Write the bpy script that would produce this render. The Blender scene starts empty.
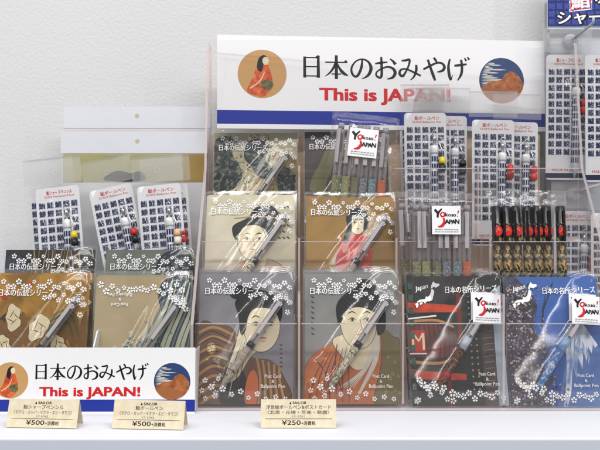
import bpy, math, random
from mathutils import Vector, Matrix, noise
from mathutils.geometry import tessellate_polygon

random.seed(7)
R = math.radians
MM = 0.001
scene = bpy.context.scene
COL = scene.collection

# ------------------------------------------------------------------ camera frame
FPX, CAMY, CAMZ = 870.0, -1.10, 0.189


def at(px, py, d):
    """a point of the place: d metres in front of the lens plane, seen at px, py of a 600 x 450 frame"""
    return Vector(((px - 300) * d / FPX, CAMY + d, CAMZ - (py - 225) * d / FPX))


# ------------------------------------------------------------------ materials
MATS = {}


def srgb(r, g, b):
    f = lambda c: (c / 12.92 if c <= 0.04045 else ((c + 0.055) / 1.055) ** 2.4)
    return (f(r / 255), f(g / 255), f(b / 255), 1)


def new_mat(name):
    m = bpy.data.materials.new(name)
    m.use_nodes = True
    nt = m.node_tree
    for n in list(nt.nodes):
        nt.nodes.remove(n)
    out = nt.nodes.new('ShaderNodeOutputMaterial')
    MATS[name] = m
    return m, nt, out


def ink(name, rgb, rough=0.45, var=0.10, scale=220.0, metallic=0.0, bump=0.0, spec=0.35):
    """printed / plain surface with a little procedural unevenness"""
    if name in MATS:
        return MATS[name]
    m, nt, out = new_mat(name)
    N, L = nt.nodes, nt.links
    b = N.new('ShaderNodeBsdfPrincipled')
    b.inputs['Roughness'].default_value = rough
    b.inputs['Metallic'].default_value = metallic
    b.inputs['Specular IOR Level'].default_value = spec
    tc = N.new('ShaderNodeTexCoord')
    nz = N.new('ShaderNodeTexNoise')
    nz.inputs['Scale'].default_value = scale
    nz.inputs['Detail'].default_value = 4
    L.new(tc.outputs['Object'], nz.inputs['Vector'])
    c = srgb(*rgb)
    mix = N.new('ShaderNodeMix')
    mix.data_type = 'RGBA'
    mix.inputs[6].default_value = tuple(min(1, x * (1 - var)) for x in c[:3]) + (1,)
    mix.inputs[7].default_value = tuple(min(1, x * (1 + var)) for x in c[:3]) + (1,)
    L.new(nz.outputs['Fac'], mix.inputs[0])
    L.new(mix.outputs[2], b.inputs['Base Color'])
    if bump:
        bp = N.new('ShaderNodeBump')
        bp.inputs['Strength'].default_value = 1
        bp.inputs['Distance'].default_value = bump
        L.new(nz.outputs['Fac'], bp.inputs['Height'])
        L.new(bp.outputs['Normal'], b.inputs['Normal'])
    L.new(b.outputs[0], out.inputs[0])
    return m


def mottle(name, cols, scale=60.0, rough=0.45, detail=5, distort=0.6, contrast=1.0, stretch=(1, 1, 1)):
    """several colours broken up by noise: cols = [(pos, rgb), ...]"""
    if name in MATS:
        return MATS[name]
    m, nt, out = new_mat(name)
    N, L = nt.nodes, nt.links
    b = N.new('ShaderNodeBsdfPrincipled')
    b.inputs['Roughness'].default_value = rough
    b.inputs['Specular IOR Level'].default_value = 0.35
    tc = N.new('ShaderNodeTexCoord')
    mp = N.new('ShaderNodeMapping')
    mp.inputs['Scale'].default_value = stretch
    nz = N.new('ShaderNodeTexNoise')
    nz.inputs['Scale'].default_value = scale
    nz.inputs['Detail'].default_value = detail
    nz.inputs['Distortion'].default_value = distort
    rp = N.new('ShaderNodeValToRGB')
    rp.color_ramp.elements[0].position = cols[0][0]
    rp.color_ramp.elements[0].color = srgb(*cols[0][1])
    rp.color_ramp.elements[1].position = cols[-1][0]
    rp.color_ramp.elements[1].color = srgb(*cols[-1][1])
    for p, c in cols[1:-1]:
        e = rp.color_ramp.elements.new(p)
        e.color = srgb(*c)
    L.new(tc.outputs['Object'], mp.inputs[0])
    L.new(mp.outputs[0], nz.inputs['Vector'])
    L.new(nz.outputs['Fac'], rp.inputs[0])
    L.new(rp.outputs[0], b.inputs['Base Color'])
    L.new(b.outputs[0], out.inputs[0])
    return m


def gradient(name, cols, z0, z1, rough=0.4):
    """vertical gradient over the object's own height (a photo print)"""
    if name in MATS:
        return MATS[name]
    m, nt, out = new_mat(name)
    N, L = nt.nodes, nt.links
    b = N.new('ShaderNodeBsdfPrincipled')
    b.inputs['Roughness'].default_value = rough
    tc = N.new('ShaderNodeTexCoord')
    sp = N.new('ShaderNodeSeparateXYZ')
    mr = N.new('ShaderNodeMapRange')
    mr.inputs[1].default_value = z0
    mr.inputs[2].default_value = z1
    rp = N.new('ShaderNodeValToRGB')
    rp.color_ramp.elements[0].position = 0
    rp.color_ramp.elements[0].color = srgb(*cols[0])
    rp.color_ramp.elements[1].position = 1
    rp.color_ramp.elements[1].color = srgb(*cols[1])
    L.new(tc.outputs['Object'], sp.inputs[0])
    L.new(sp.outputs[2], mr.inputs[0])
    L.new(mr.outputs[0], rp.inputs[0])
    L.new(rp.outputs[0], b.inputs['Base Color'])
    L.new(b.outputs[0], out.inputs[0])
    return m


def clear(name, tint=(1, 1, 1), haze=0.03, haze_col=(1, 1, 1), rough=0.06, gain=1.0, bump=0.0, bscale=90.0, ior=1.45,
          cap=1.0):
    """thin clear plastic: straight-through light, fresnel shine and a little milky haze"""
    if name in MATS:
        return MATS[name]
    m, nt, out = new_mat(name)
    N, L = nt.nodes, nt.links
    tr = N.new('ShaderNodeBsdfTransparent')
    tr.inputs[0].default_value = tint + (1,)
    gl = N.new('ShaderNodeBsdfGlossy')
    gl.inputs['Roughness'].default_value = rough
    gl.inputs[0].default_value = (1, 1, 1, 1)
    fr = N.new('ShaderNodeFresnel')
    fr.inputs[0].default_value = ior
    mul = N.new('ShaderNodeMath')
    mul.operation = 'MULTIPLY'
    mul.inputs[1].default_value = gain
    mn = N.new('ShaderNodeMath')
    mn.operation = 'MINIMUM'
    mn.inputs[1].default_value = cap
    df = N.new('ShaderNodeBsdfDiffuse')
    df.inputs[0].default_value = haze_col + (1,)
    tl = N.new('ShaderNodeBsdfTranslucent')
    tl.inputs[0].default_value = haze_col + (1,)
    dt = N.new('ShaderNodeMixShader')
    dt.inputs[0].default_value = 0.35
    L.new(df.outputs[0], dt.inputs[1])
    L.new(tl.outputs[0], dt.inputs[2])
    m1 = N.new('ShaderNodeMixShader')
    m2 = N.new('ShaderNodeMixShader')
    m1.inputs[0].default_value = haze
    L.new(tr.outputs[0], m1.inputs[1])
    L.new(dt.outputs[0], m1.inputs[2])
    L.new(fr.outputs[0], mul.inputs[0])
    L.new(mul.outputs[0], mn.inputs[0])
    L.new(mn.outputs[0], m2.inputs[0])
    L.new(m1.outputs[0], m2.inputs[1])
    L.new(gl.outputs[0], m2.inputs[2])
    if bump:
        tc = N.new('ShaderNodeTexCoord')
        nz = N.new('ShaderNodeTexNoise')
        nz.inputs['Scale'].default_value = bscale
        nz.inputs['Detail'].default_value = 3
        nz.inputs['Distortion'].default_value = 1.2
        bp = N.new('ShaderNodeBump')
        bp.inputs['Distance'].default_value = bump
        bp.inputs['Strength'].default_value = 1
        L.new(tc.outputs['Object'], nz.inputs['Vector'])
        L.new(nz.outputs['Fac'], bp.inputs['Height'])
        L.new(bp.outputs['Normal'], gl.inputs['Normal'])
        L.new(bp.outputs['Normal'], fr.inputs['Normal'])
    L.new(m2.outputs[0], out.inputs[0])
    return m


FILM = clear('clear_film', (0.995, 0.995, 0.995), haze=0.009, rough=0.11, gain=0.75, bump=0.00010, bscale=22, cap=.35)
BAGFILM = clear('bag_film', (0.99, 0.98, 0.98), haze=0.04, haze_col=(1, .84, .84), rough=0.11, gain=0.9, bump=0.0004, bscale=40, cap=.4)
FILM_HAZY = clear('hazy_film', (0.94, 0.94, 0.94), haze=0.30, haze_col=(0.80, 0.80, 0.80), rough=0.15, gain=.8, bump=0.0003, bscale=30, cap=.35)
FILM_CREASE = clear('creased_film', (0.98, 0.98, 0.98), haze=0.07, rough=0.14, gain=1.3, bump=0.0008, bscale=60, cap=.5)
ACRYL = clear('clear_acrylic', (0.995, 0.985, 0.985), haze=0.009, haze_col=(1, .93, .92), rough=0.03, gain=0.8, cap=.10)
RIM = clear('acrylic_rim', (0.97, 0.93, 0.93), haze=0.5, haze_col=(0.97, 0.92, 0.92), rough=0.15, gain=2.0, cap=.6)
ACRYL_EDGE = clear('acrylic_edge', (0.97, 0.90, 0.88), haze=0.62, haze_col=(0.92, 0.80, 0.77), rough=0.12, gain=1.5, cap=.5)
PENGLASS = clear('pen_plastic', (0.93, 0.92, 0.93), haze=0.20, haze_col=(0.98, 0.93, 0.94), rough=0.08, gain=1.4, cap=.6)
PENCLIP = clear('clip_plastic', (0.90, 0.90, 0.92), haze=0.52, haze_col=(0.97, 0.92, 0.93), rough=0.1, gain=1.6, cap=.6)

WHITE = ink('white_card', (238, 238, 240), 0.5, 0.02)
PRINTW = ink('white_print', (240, 240, 240), 0.5, 0.02)
BLACK = ink('black_ink', (18, 17, 20), 0.45)
GREYINK = ink('grey_ink', (105, 105, 110), 0.5)
RED = ink('red_ink', (205, 28, 34), 0.45)
BLUE = ink('blue_ink', (28, 48, 150), 0.42, 0.05)
NAVY = ink('navy_ink', (28, 34, 74), 0.45)
PALEBLUE = ink('pale_blue_ink', (205, 210, 224), 0.5, 0.03)
CREAM = ink('cream_ink', (222, 206, 168), 0.5, 0.06)
SKIN = ink('face_ink', (226, 212, 178), 0.5, 0.05)
ORANGE = ink('orange_ink', (198, 102, 52), 0.5, 0.10)
ROBER = ink('red_robe_ink', (190, 44, 36), 0.5, 0.12)
OLIVE = ink('olive_ink', (110, 98, 56), 0.5, 0.12)
GREENI = ink('green_ink', (70, 92, 52), 0.5, 0.15)
BROWN = ink('brown_ink', (98, 66, 44), 0.5, 0.12)
TAN = ink('tan_ink', (176, 140, 90), 0.5, 0.1)
OUTLINE = ink('outline_ink', (34, 28, 28), 0.5)
HAIRLINE = ink('hair_line', (70, 68, 72), 0.45)
CHROME = ink('bright_metal', (200, 200, 205), 0.25, 0.03, metallic=1.0)

# ------------------------------------------------------------------ object helpers
def link(o, parent=None):
    COL.objects.link(o)
    if parent is not None:
        o.parent = parent
    return o


def tag(o, label=None, cat=None, group=None, kind=None):
    if label: o['label'] = label
    if cat: o['category'] = cat
    if group: o['group'] = group
    if kind: o['kind'] = kind
    return o


def empty(name, loc=(0, 0, 0), rot=(0, 0, 0)):
    o = bpy.data.objects.new(name, None)
    o.empty_display_size = 0.01
    o.location = loc
    o.rotation_euler = rot
    return link(o)


def copy_tree(o, parent=None):
    c = o.copy()
    COL.objects.link(c)
    c.parent = parent
    for ch in o.children:
        copy_tree(ch, c)
    return c


class MB:
    """collects faces for one mesh; 3-D, metres"""
    def __init__(s):
        s.v, s.f, s.m, s.sm, s.mats = [], [], [], [], []

    def mi(s, mat):
        if mat not in s.mats:
            s.mats.append(mat)
        return s.mats.index(mat)

    def add(s, verts, faces, mat, smooth=False):
        o = len(s.v)
        s.v += [tuple(p) for p in verts]
        k = s.mi(mat)
        for f in faces:
            s.f.append(tuple(i + o for i in f))
            s.m.append(k)
            s.sm.append(smooth)

    def box(s, x0, x1, y0, y1, z0, z1, mat, edge=None):
        v = [(x0, y0, z0), (x1, y0, z0), (x1, y1, z0), (x0, y1, z0), (x0, y0, z1), (x1, y0, z1), (x1, y1, z1), (x0, y1, z1)]
        fs = [(0, 3, 2, 1), (4, 5, 6, 7), (0, 1, 5, 4), (1, 2, 6, 5), (2, 3, 7, 6), (3, 0, 4, 7)]
        if edge is None:
            s.add(v, fs, mat)
        else:   # the two largest faces stay clear, the rim is the cut edge
            dx, dy, dz = abs(x1 - x0), abs(y1 - y0), abs(z1 - z0)
            small = min(dx, dy, dz)
            big = (0, 1) if small == dz else ((2, 4) if small == dy else (3, 5))
            s.add(v, [fs[i] for i in big], mat)
            s.add(v, [fs[i] for i in range(6) if i not in big], edge)

    def lathe(s, prof, mat, n=16, M=None, smooth=True):
        """prof: (radius, z) list about the local Z axis"""
        v, f = [], []
        for r, z in prof:
            for k in range(n):
                a = 2 * math.pi * k / n
                v.append(Vector((r * math.cos(a), r * math.sin(a), z)))
        for j in range(len(prof) - 1):
            for k in range(n):
                k2 = (k + 1) % n
                f.append((j * n + k, j * n + k2, (j + 1) * n + k2, (j + 1) * n + k))
        if prof[0][0] > 1e-6: f.append(tuple(reversed(range(n))))
        if prof[-1][0] > 1e-6: f.append(tuple((len(prof) - 1) * n + k for k in range(n)))
        if M is not None: v = [M @ p for p in v]
        s.add(v, f, mat, smooth)

    def tube(s, pts, r, mat, n=10):
        pts = [Vector(p) for p in pts]
        v, f = [], []
        for i, p in enumerate(pts):
            t = (pts[min(i + 1, len(pts) - 1)] - pts[max(i - 1, 0)]).normalized()
            a = t.orthogonal().normalized()
            if i and abs(a.dot(pa)) < 0.98:
                a = (pa - t * pa.dot(t)).normalized()
            pa = a
            b = t.cross(a)
            for k in range(n):
                w = 2 * math.pi * k / n
                v.append(p + (a * math.cos(w) + b * math.sin(w)) * r)
        for i in range(len(pts) - 1):
            for k in range(n):
                k2 = (k + 1) % n
                f.append((i * n + k, i * n + k2, (i + 1) * n + k2, (i + 1) * n + k))
        f.append(tuple(reversed(range(n))))
        f.append(tuple((len(pts) - 1) * n + k for k in range(n)))
        s.add(v, f, mat, True)

    def mesh(s, name):
        me = bpy.data.meshes.new(name)
        me.from_pydata(s.v, [], s.f)
        for m in s.mats: me.materials.append(m)
        for p, k, sm in zip(me.polygons, s.m, s.sm):
            p.material_index = k
            p.use_smooth = sm
        me.update()
        return me

    def build(s, name, parent=None):
        return link(bpy.data.objects.new(name, s.mesh(name)), parent)


# ------------------------------------------------------------------ lettering
_TXT = {}


def text_mesh(body, bold=0.0, spacing=1.0):
    key = (body, bold, spacing)
    if key in _TXT: return _TXT[key]
    cu = bpy.data.curves.new('lettering', 'FONT')
    cu.body = body
    cu.size = 1.0
    cu.resolution_u = 3
    cu.offset = bold
    cu.space_character = spacing
    cu.fill_mode = 'FRONT'
    o = bpy.data.objects.new('lettering', cu)
    COL.objects.link(o)
    dg = bpy.context.evaluated_depsgraph_get()
    ev = o.evaluated_get(dg)
    me = ev.to_mesh()
    v = [(p.co.x, p.co.y) for p in me.vertices]
    f = [tuple(p.vertices) for p in me.polygons]
    ev.to_mesh_clear()
    bpy.data.objects.remove(o)
    bpy.data.curves.remove(cu)
    # face winding: make every face look the same way
    ff = []
    for q in f:
        a = sum(v[q[i]][0] * v[q[(i + 1) % len(q)]][1] - v[q[(i + 1) % len(q)]][0] * v[q[i]][1] for i in range(len(q)))
        ff.append(q if a > 0 else tuple(reversed(q)))
    _TXT[key] = (v, ff)
    return _TXT[key]


def spline(pts, n=8, closed=False):
    out = []
    N = len(pts)
    rng = range(N if closed else N - 1)
    g = lambda i: pts[i % N] if closed else pts[max(0, min(N - 1, i))]
    for i in rng:
        p0, p1, p2, p3 = g(i - 1), g(i), g(i + 1), g(i + 2)
        for k in range(n):
            t = k / n
            out.append(tuple(0.5 * ((2 * b) + (c - a) * t + (2 * a - 5 * b + 4 * c - d) * t * t + (3 * b - a - 3 * c + d) * t ** 3)
                             for a, b, c, d in zip(p0, p1, p2, p3)))
    if not closed: out.append(tuple(pts[-1]))
    return out


class Flat(MB):
    """a printed sheet: u right, v up in millimetres, the print faces -Y; every layer a hair in front of the last"""
    STEP = 0.012 * MM

    def __init__(s, surf=None, base=0.0):
        super().__init__()
        s.layer = 0
        s.surf = surf
        s.base = base
        s.clip = None

    def put(s, pts, faces, mat, same=False):
        if not same: s.layer += 1
        y = -s.base - s.layer * s.STEP
        if s.clip:
            x0, x1, z0, z1 = s.clip
            pts = [(min(max(u, x0), x1), min(max(v, z0), z1)) for u, v in pts]
        if s.surf: v3 = [(u * MM, y - s.surf(u, v) * MM, v * MM) for u, v in pts]
        else: v3 = [(u * MM, y, v * MM) for u, v in pts]
        s.add(v3, faces, mat)

    def poly(s, pts, mat, same=False):
        pts = [(p[0], p[1]) for p in pts]
        tri = tessellate_polygon([[Vector((u, v, 0)) for u, v in pts]])
        fs = []
        for t in tri:
            a, b, c = (pts[i] for i in t)
            ar = (b[0] - a[0]) * (c[1] - a[1]) - (c[0] - a[0]) * (b[1] - a[1])
            fs.append(t if ar > 0 else (t[0], t[2], t[1]))
        s.put(pts, fs, mat, same)

    def rect(s, u0, u1, v0, v1, mat, same=False):
        s.put([(u0, v0), (u1, v0), (u1, v1), (u0, v1)], [(0, 1, 2, 3)], mat, same)

    def rrect(s, u0, u1, v0, v1, r, mat):
        p = []
        for cx, cy, a0 in ((u1 - r, v1 - r, 0), (u0 + r, v1 - r, 90), (u0 + r, v0 + r, 180), (u1 - r, v0 + r, 270)):
            for k in range(6):
                a = R(a0 + 18 * k)
                p.append((cx + r * math.cos(a), cy + r * math.sin(a)))
        s.poly(p, mat)

    def oval(s, cx, cy, rx, ry, mat, rot=0, n=28, same=False):
        c, q = math.cos(R(rot)), math.sin(R(rot))
        p = []
        for k in range(n):
            a = 2 * math.pi * k / n
            x, y = rx * math.cos(a), ry * math.sin(a)
            p.append((cx + x * c - y * q, cy + x * q + y * c))
        s.put(p, [tuple(range(n))], mat, same)

    def shape(s, pts, mat, n=6, same=False):
        s.poly(spline(pts, n, True), mat, same)

    def oshape(s, pts, mat, w=.55, n=6):
        s.shape(pts, mat, n)
        q = spline(pts, n, True)
        s.stroke([(x, y, w * (.7 + .5 * math.sin(i * .35))) for i, (x, y) in enumerate(q + q[:1])], OUTLINE, 0)

    def stroke(s, pts, mat, smooth=5, same=False):
        """pts: (u, v, width)"""
        if smooth and len(pts) > 2: pts = spline(pts, smooth)
        P, F = [], []
        for i, p in enumerate(pts):
            a = pts[max(0, i - 1)]
            b = pts[min(len(pts) - 1, i + 1)]
            dx, dy = b[0] - a[0], b[1] - a[1]
            l = math.hypot(dx, dy) or 1
            w = max(0.02, p[2] / 2)
            P.append((p[0] - dy / l * w, p[1] + dx / l * w))
            P.append((p[0] + dy / l * w, p[1] - dx / l * w))
        for i in range(len(pts) - 1):
            F.append((2 * i, 2 * i + 1, 2 * i + 3, 2 * i + 2))
        s.put(P, F, mat, same)

    def text(s, body, u, v, size, mat, bold=0.0, align='L', rot=0, width=None, spacing=1.0, same=False, shear=0):
        if bold:        # heavier weight: the same letters laid over one another, each a hair in front of the last
            keep = s.layer
            b = bold * size
            offs = ((-b, 0), (b, 0)) if bold < .02 else ((-b, -b * .5), (b, -b * .5), (0, b * .6), (-b, b * .5), (b, b * .5))
            if bold > .05: offs += ((-b, 0), (b, 0), (0, b), (0, -b))
            for i, (du, dv) in enumerate(offs):
                s.text(body, u + du, v + dv, size, mat, 0, align, rot, width, spacing, same, shear)
                if same: s.layer += 1
            if same: s.layer = keep
            return
        vs, fs = text_mesh(body, bold, spacing)
        if not vs: return
        x0 = min(p[0] for p in vs); x1 = max(p[0] for p in vs)
        k = size
        kx = width / (x1 - x0) if width else size
        off = {'L': -x0, 'C': -(x0 + x1) / 2, 'R': -x1}[align]
        c, q = math.cos(R(rot)), math.sin(R(rot))
        P = []
        for a, b in vs:
            x, y = (a + off) * kx + shear * b * k, b * k
            P.append((u + x * c - y * q, v + x * q + y * c))
        s.put(P, fs, mat, same)

    def flower(s, cx, cy, r, mat, rot=0):
        s.layer += 1
        for k in range(5):
            a = R(rot + 72 * k + 90)
            pts = []
            for rr, da in ((0.18, 0), (0.55, 24), (0.9, 22), (1.0, 10), (0.82, 0), (1.0, -10), (0.9, -22), (0.55, -24)):
                pts.append((cx + r * rr * math.cos(a + R(da)), cy + r * rr * math.sin(a + R(da))))
            s.poly(pts, mat, same=True)


MINCHO = {
    '日': [[(23, 90, 8), (23, 6, 9)], [(77, 90, 8), (77, 6, 10)], [(22, 86, 4), (78, 86, 4)], [(22, 50, 4), (78, 50, 4)], [(22, 13, 4), (78, 13, 4)], [(66, 87, 3), (77, 90, 9), (82, 87, 2)]],
    '本': [[(6, 69, 4), (94, 69, 4)], [(82, 70, 3), (88, 72.5, 8), (94, 69, 2)], [(50, 97, 9), (50, 2, 10)], [(48, 68, 7), (37, 44, 7), (21, 24, 5), (4, 12, 1.5)], [(52, 68, 4), (62, 46, 7), (77, 27, 10), (96, 16, 4)], [(31, 22, 4), (69, 22, 4)]],
    'の': [[(55, 80, 6), (52, 52, 8), (40, 22, 8), (27, 13, 7), (14, 26, 7), (13, 50, 6), (30, 74, 5), (56, 83, 5), (80, 72, 7), (90, 48, 10), (82, 24, 9), (66, 10, 5), (52, 5, 2)]],
    'お': [[(8, 66, 5), (32, 70, 7), (58, 73, 4)], [(33, 94, 6), (34, 60, 8), (34, 22, 8), (27, 10, 7), (13, 18, 6), (14, 32, 5), (32, 45, 5), (58, 54, 6), (80, 47, 8), (88, 30, 10), (78, 12, 8), (56, 5, 3)], [(68, 86, 4), (80, 77, 7), (90, 64, 10)]],
    'み': [[(16, 80, 5), (32, 81, 7), (48, 84, 7), (45, 62, 6), (32, 34, 6), (20, 18, 8), (8, 26, 8), (12, 42, 6), (32, 47, 5), (58, 37, 6), (93, 20, 6)], [(75, 64, 7), (75, 42, 8), (65, 16, 6), (50, 2, 2)]],
    'や': [[(5, 46, 6), (28, 58, 7), (60, 73, 6), (82, 71, 7), (91, 56, 9), (82, 42, 8), (62, 37, 4)], [(48, 94, 7), (57, 82, 7), (61, 72, 3)], [(24, 86, 7), (35, 52, 8), (46, 20, 9), (53, 2, 6)]],
    'げ': [[(15, 90, 5), (9, 60, 8), (11, 30, 9), (17, 6, 6), (25, 26, 2)], [(33, 63, 6), (58, 66, 8), (84, 70, 5)], [(61, 88, 7), (64, 56, 8), (60, 28, 8), (45, 3, 3)], [(75, 95, 4), (82, 83, 7)], [(87, 99, 4), (94, 88, 7)]],
}


def mincho(F, body, u, v, size, adv, mat):
    for ch in body:
        for st in MINCHO[ch]:
            F.stroke([(u + x * size / 100, v + y * size / 100, w * 1.32 * size / 100) for x, y, w in st], mat, 6, same=True)
        F.layer += 1
        u += adv


def hill_disc(F, cx, cy, r):
    """printed round picture: a rust coloured hill under a blue cloudy sky (plain stand-in)"""
    F.oval(cx, cy, r, r, ink('disc_sky', (44, 66, 112), 0.45, 0.12), n=40)
    rnd = random.Random(3)
    for k in range(15):
        y = cy + r * (0.75 - 1.05 * k / 15)
        half = math.sqrt(max(0, r * r - (y - cy) ** 2)) * 0.93
        a = cx - half
        b = cx + half * rnd.uniform(-0.75, 0.5)
        F.stroke([(a, y, 0.01), (a + (b - a) * 0.3, y + rnd.uniform(-.3, .3), r * 0.05), (a + (b - a) * .7, y + rnd.uniform(-.4, .4), r * 0.06), (b, y, 0.01)], ink('disc_cloud', (196, 196, 186), 0.5), 4)
    pts = []
    for k in range(25):
        a = R(200 + 140 * k / 24)
        pts.append((cx + r * math.cos(a), cy + r * math.sin(a)))
    pts += [(cx + r * .93, cy - r * .05), (cx + r * .8, cy + r * .16), (cx + r * .6, cy + r * .36), (cx + r * .38, cy + r * .42), (cx + r * .16, cy + r * .30), (cx + r * .02, cy + r * .06), (cx - r * .2, cy - r * .02), (cx - r * .44, cy - r * .02), (cx - r * .7, cy - r * .16), (cx - r * .86, cy - r * .28)]
    F.poly(pts, mottle('disc_hill', [(0.3, (128, 72, 40)), (0.55, (172, 102, 58)), (0.75, (190, 122, 74))], 160))
    F.shape([(cx - .8 * r, cy - .5 * r), (cx - .4 * r, cy - .32 * r), (cx + .1 * r, cy - .44 * r), (cx + .6 * r, cy - .62 * r), (cx + .2 * r, cy - .9 * r), (cx - .4 * r, cy - .86 * r)], ink('disc_field', (156, 98, 58), .5, .15))


def robe_disc(F, cx, cy, r):
    """printed round picture: a small seated figure in an orange robe (plain stand-in)"""
    F.oval(cx, cy, r, r, ink('disc_tan', (196, 152, 98), 0.5, 0.05), n=40)
    k = r
    F.shape([(cx - .62 * k, cy - .70 * k), (cx - .36 * k, cy - .1 * k), (cx - .2 * k, cy + .36 * k), (cx + .18 * k, cy + .40 * k), (cx + .36 * k, cy + .05 * k), (cx + .42 * k, cy - .5 * k), (cx + .1 * k, cy - .92 * k), (cx - .3 * k, cy - .88 * k)],
            mottle('disc_robe', [(0.35, (178, 66, 36)), (0.55, (214, 96, 48)), (0.75, (222, 138, 84))], 160))
    F.oval(cx + .2 * k, cy - .44 * k, .26 * k, .22 * k, mottle('disc_sash', [(0.35, (74, 80, 50)), (0.6, (122, 112, 72))], 220))
    F.shape([(cx - .2 * k, cy + .2 * k), (cx - .16 * k, cy + .6 * k), (cx + .05 * k, cy + .78 * k), (cx + .22 * k, cy + .66 * k), (cx + .08 * k, cy + .5 * k), (cx - .02 * k, cy + .1 * k)], ink('disc_hair', (30, 26, 34), 0.5))
    F.oval(cx + .14 * k, cy + .54 * k, .13 * k, .17 * k, SKIN)
    F.stroke([(cx - .5 * k, cy - .6 * k, .05 * k), (cx - .1 * k, cy - .3 * k, .05 * k), (cx + .1 * k, cy + .1 * k, .03 * k)], CREAM)


def sign_face(F, W, H, y_title, t_size, t_adv, t_u, y_sub, sub_w, sub_size, c_l, c_r, rl, rr, band):
    F.rect(-W / 2, W / 2, 0, H, WHITE)
    F.rect(-W / 2, W / 2, band[0], band[1], BLUE)
    k = F.layer
    robe_disc(F, c_l[0], c_l[1], rl)
    F.layer = k
    hill_disc(F, c_r[0], c_r[1], rr)
    F.layer = k
    mincho(F, '日本のおみやげ', t_u, y_title, t_size, t_adv, BLACK)
    F.text('This is JAPAN!', t_u + t_adv * 3.5 - 0.4, y_sub, sub_size, RED, bold=0.046, align='C', width=sub_w)


# ------------------------------------------------------------------ pens
PEN_L, PEN_R = 118.0, 4.0


def pen_meshes(style):
    """meshes of one ballpoint pen standing on its tip along +Z: body (part) and its sub-parts"""
    r = PEN_R * MM
    main, bands = style
    b = MB()
    b.lathe([(0.0004, 0), (0.0011, .004), (0.0030, .011), (r * .86, .0125), (r, .020), (r, .056)], main, 18)
    for (z0, z1, mat, rr) in bands:
        b.lathe([(r * rr, z0), (r * rr, z1)], mat, 18)
    body = b.mesh('pen')
    c = MB()
    c.lathe([(r * .98, .0562), (r * 1.0, .060), (r * 1.0, .108), (r * .9, .1105)], PENGLASS, 18)
    tube = c.mesh('barrel_tube')
    q = MB()
    q.lathe([(.0012, .057), (.0012, .083), (.0026, .085), (.0026, .106)], ink('refill_grey', (44, 45, 52), 0.35), 10)
    q.lathe([(.0030, .111), (.0030, .118)], ink('button_grey', (150, 152, 160), 0.35), 12)
    refill = q.mesh('refill')
    k = MB()
    k.box(-.0018, .0018, -r - .0034, -r - .0020, .070, .110, PENCLIP)
    k.box(-.0018, .0018, -r - .0020, -r * .6, .1055, .110, PENCLIP)
    k.box(-.0014, .0014, -r - .0020, -r - .0006, .070, .073, PENCLIP)
    clip = k.mesh('clip')
    return body, tube, refill, clip


_PENS = {}


def add_pen(key, style, parent, loc, rot):
    if key not in _PENS: _PENS[key] = pen_meshes(style)
    body, tube, refill, clip = _PENS[key]
    p = link(bpy.data.objects.new('pen', body), parent)
    p.location = loc
    p.rotation_euler = rot
    link(bpy.data.objects.new('barrel_tube', tube), p)
    link(bpy.data.objects.new('refill', refill), p)
    link(bpy.data.objects.new('clip', clip), p)
    return p


def bandset(*cols, z0=.022, z1=.054):
    out = []
    n = len(cols)
    for i, c in enumerate(cols):
        a = z0 + (z1 - z0) * i / n
        out.append((a, a + (z1 - z0) / n * .8, c, 1.015))
    return out


def motif(name, base, *spots, scale=330):
    n = len(spots)
    cols = [(.40, base), (.50, base)] + [(.53 + .12 * i / n, c) for i, c in enumerate(spots)] + [(.72, base)]
    return mottle(name, cols, scale, .3, 2, 1.2)


DARKB = (.0535, .0600, ink('pen_dark', (40, 38, 42), .3), 1.05)
PEN_STYLES = {
    'ivory': (motif('pen_ivory', (208, 202, 178), (120, 96, 66), (90, 100, 70)), [(.018, .0186, BROWN, 1.012), (.046, .0468, BROWN, 1.012), DARKB]),
    'grey': (motif('pen_grey', (168, 162, 154), (216, 204, 176), (96, 70, 56)), [(.024, .0248, BLACK, 1.012), (.044, .0452, CREAM, 1.012), DARKB]),
    'dark': (motif('pen_black', (46, 38, 36), (150, 112, 66), (150, 44, 32)), [(.020, .025, ROBER, 1.012), (.040, .0408, TAN, 1.012), (.054, .068, ink('pen_pale', (196, 208, 222), .35), 1.03)]),
    'blue': (motif('pen_blue', (74, 118, 182), (120, 158, 208), (196, 210, 228), scale=180), [(.0335, .036, ink('pen_white', (206, 216, 228), .35), 1.012), (.054, .068, ink('pen_light_blue', (142, 178, 216), .35), 1.03)]),
    'green': (motif('pen_green', (172, 182, 146), (112, 130, 92), (210, 206, 178)), [(.046, .0468, GREENI, 1.012), (.0535, .060, ink('pen_leaf', (130, 146, 104), .35), 1.03)]),
}
PEN_A, PEN_B = (-27.0, 12.0), (40.0, 108.0)          # the pen lies diagonally across the card, mm
PEN_TH = math.atan2(PEN_B[0] - PEN_A[0], PEN_B[1] - PEN_A[1])


# ------------------------------------------------------------------ the postcard pack
CW, CH = 100.0, 134.0


def seg_dist(u, v):
    ax, ay = PEN_A
    dx, dy = PEN_B[0] - ax, PEN_B[1] - ay
    t = max(0, min(1, ((u - ax) * dx + (v - ay) * dy) / (dx * dx + dy * dy)))
    return math.hypot(u - ax - t * dx, v - ay - t * dy)


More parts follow.
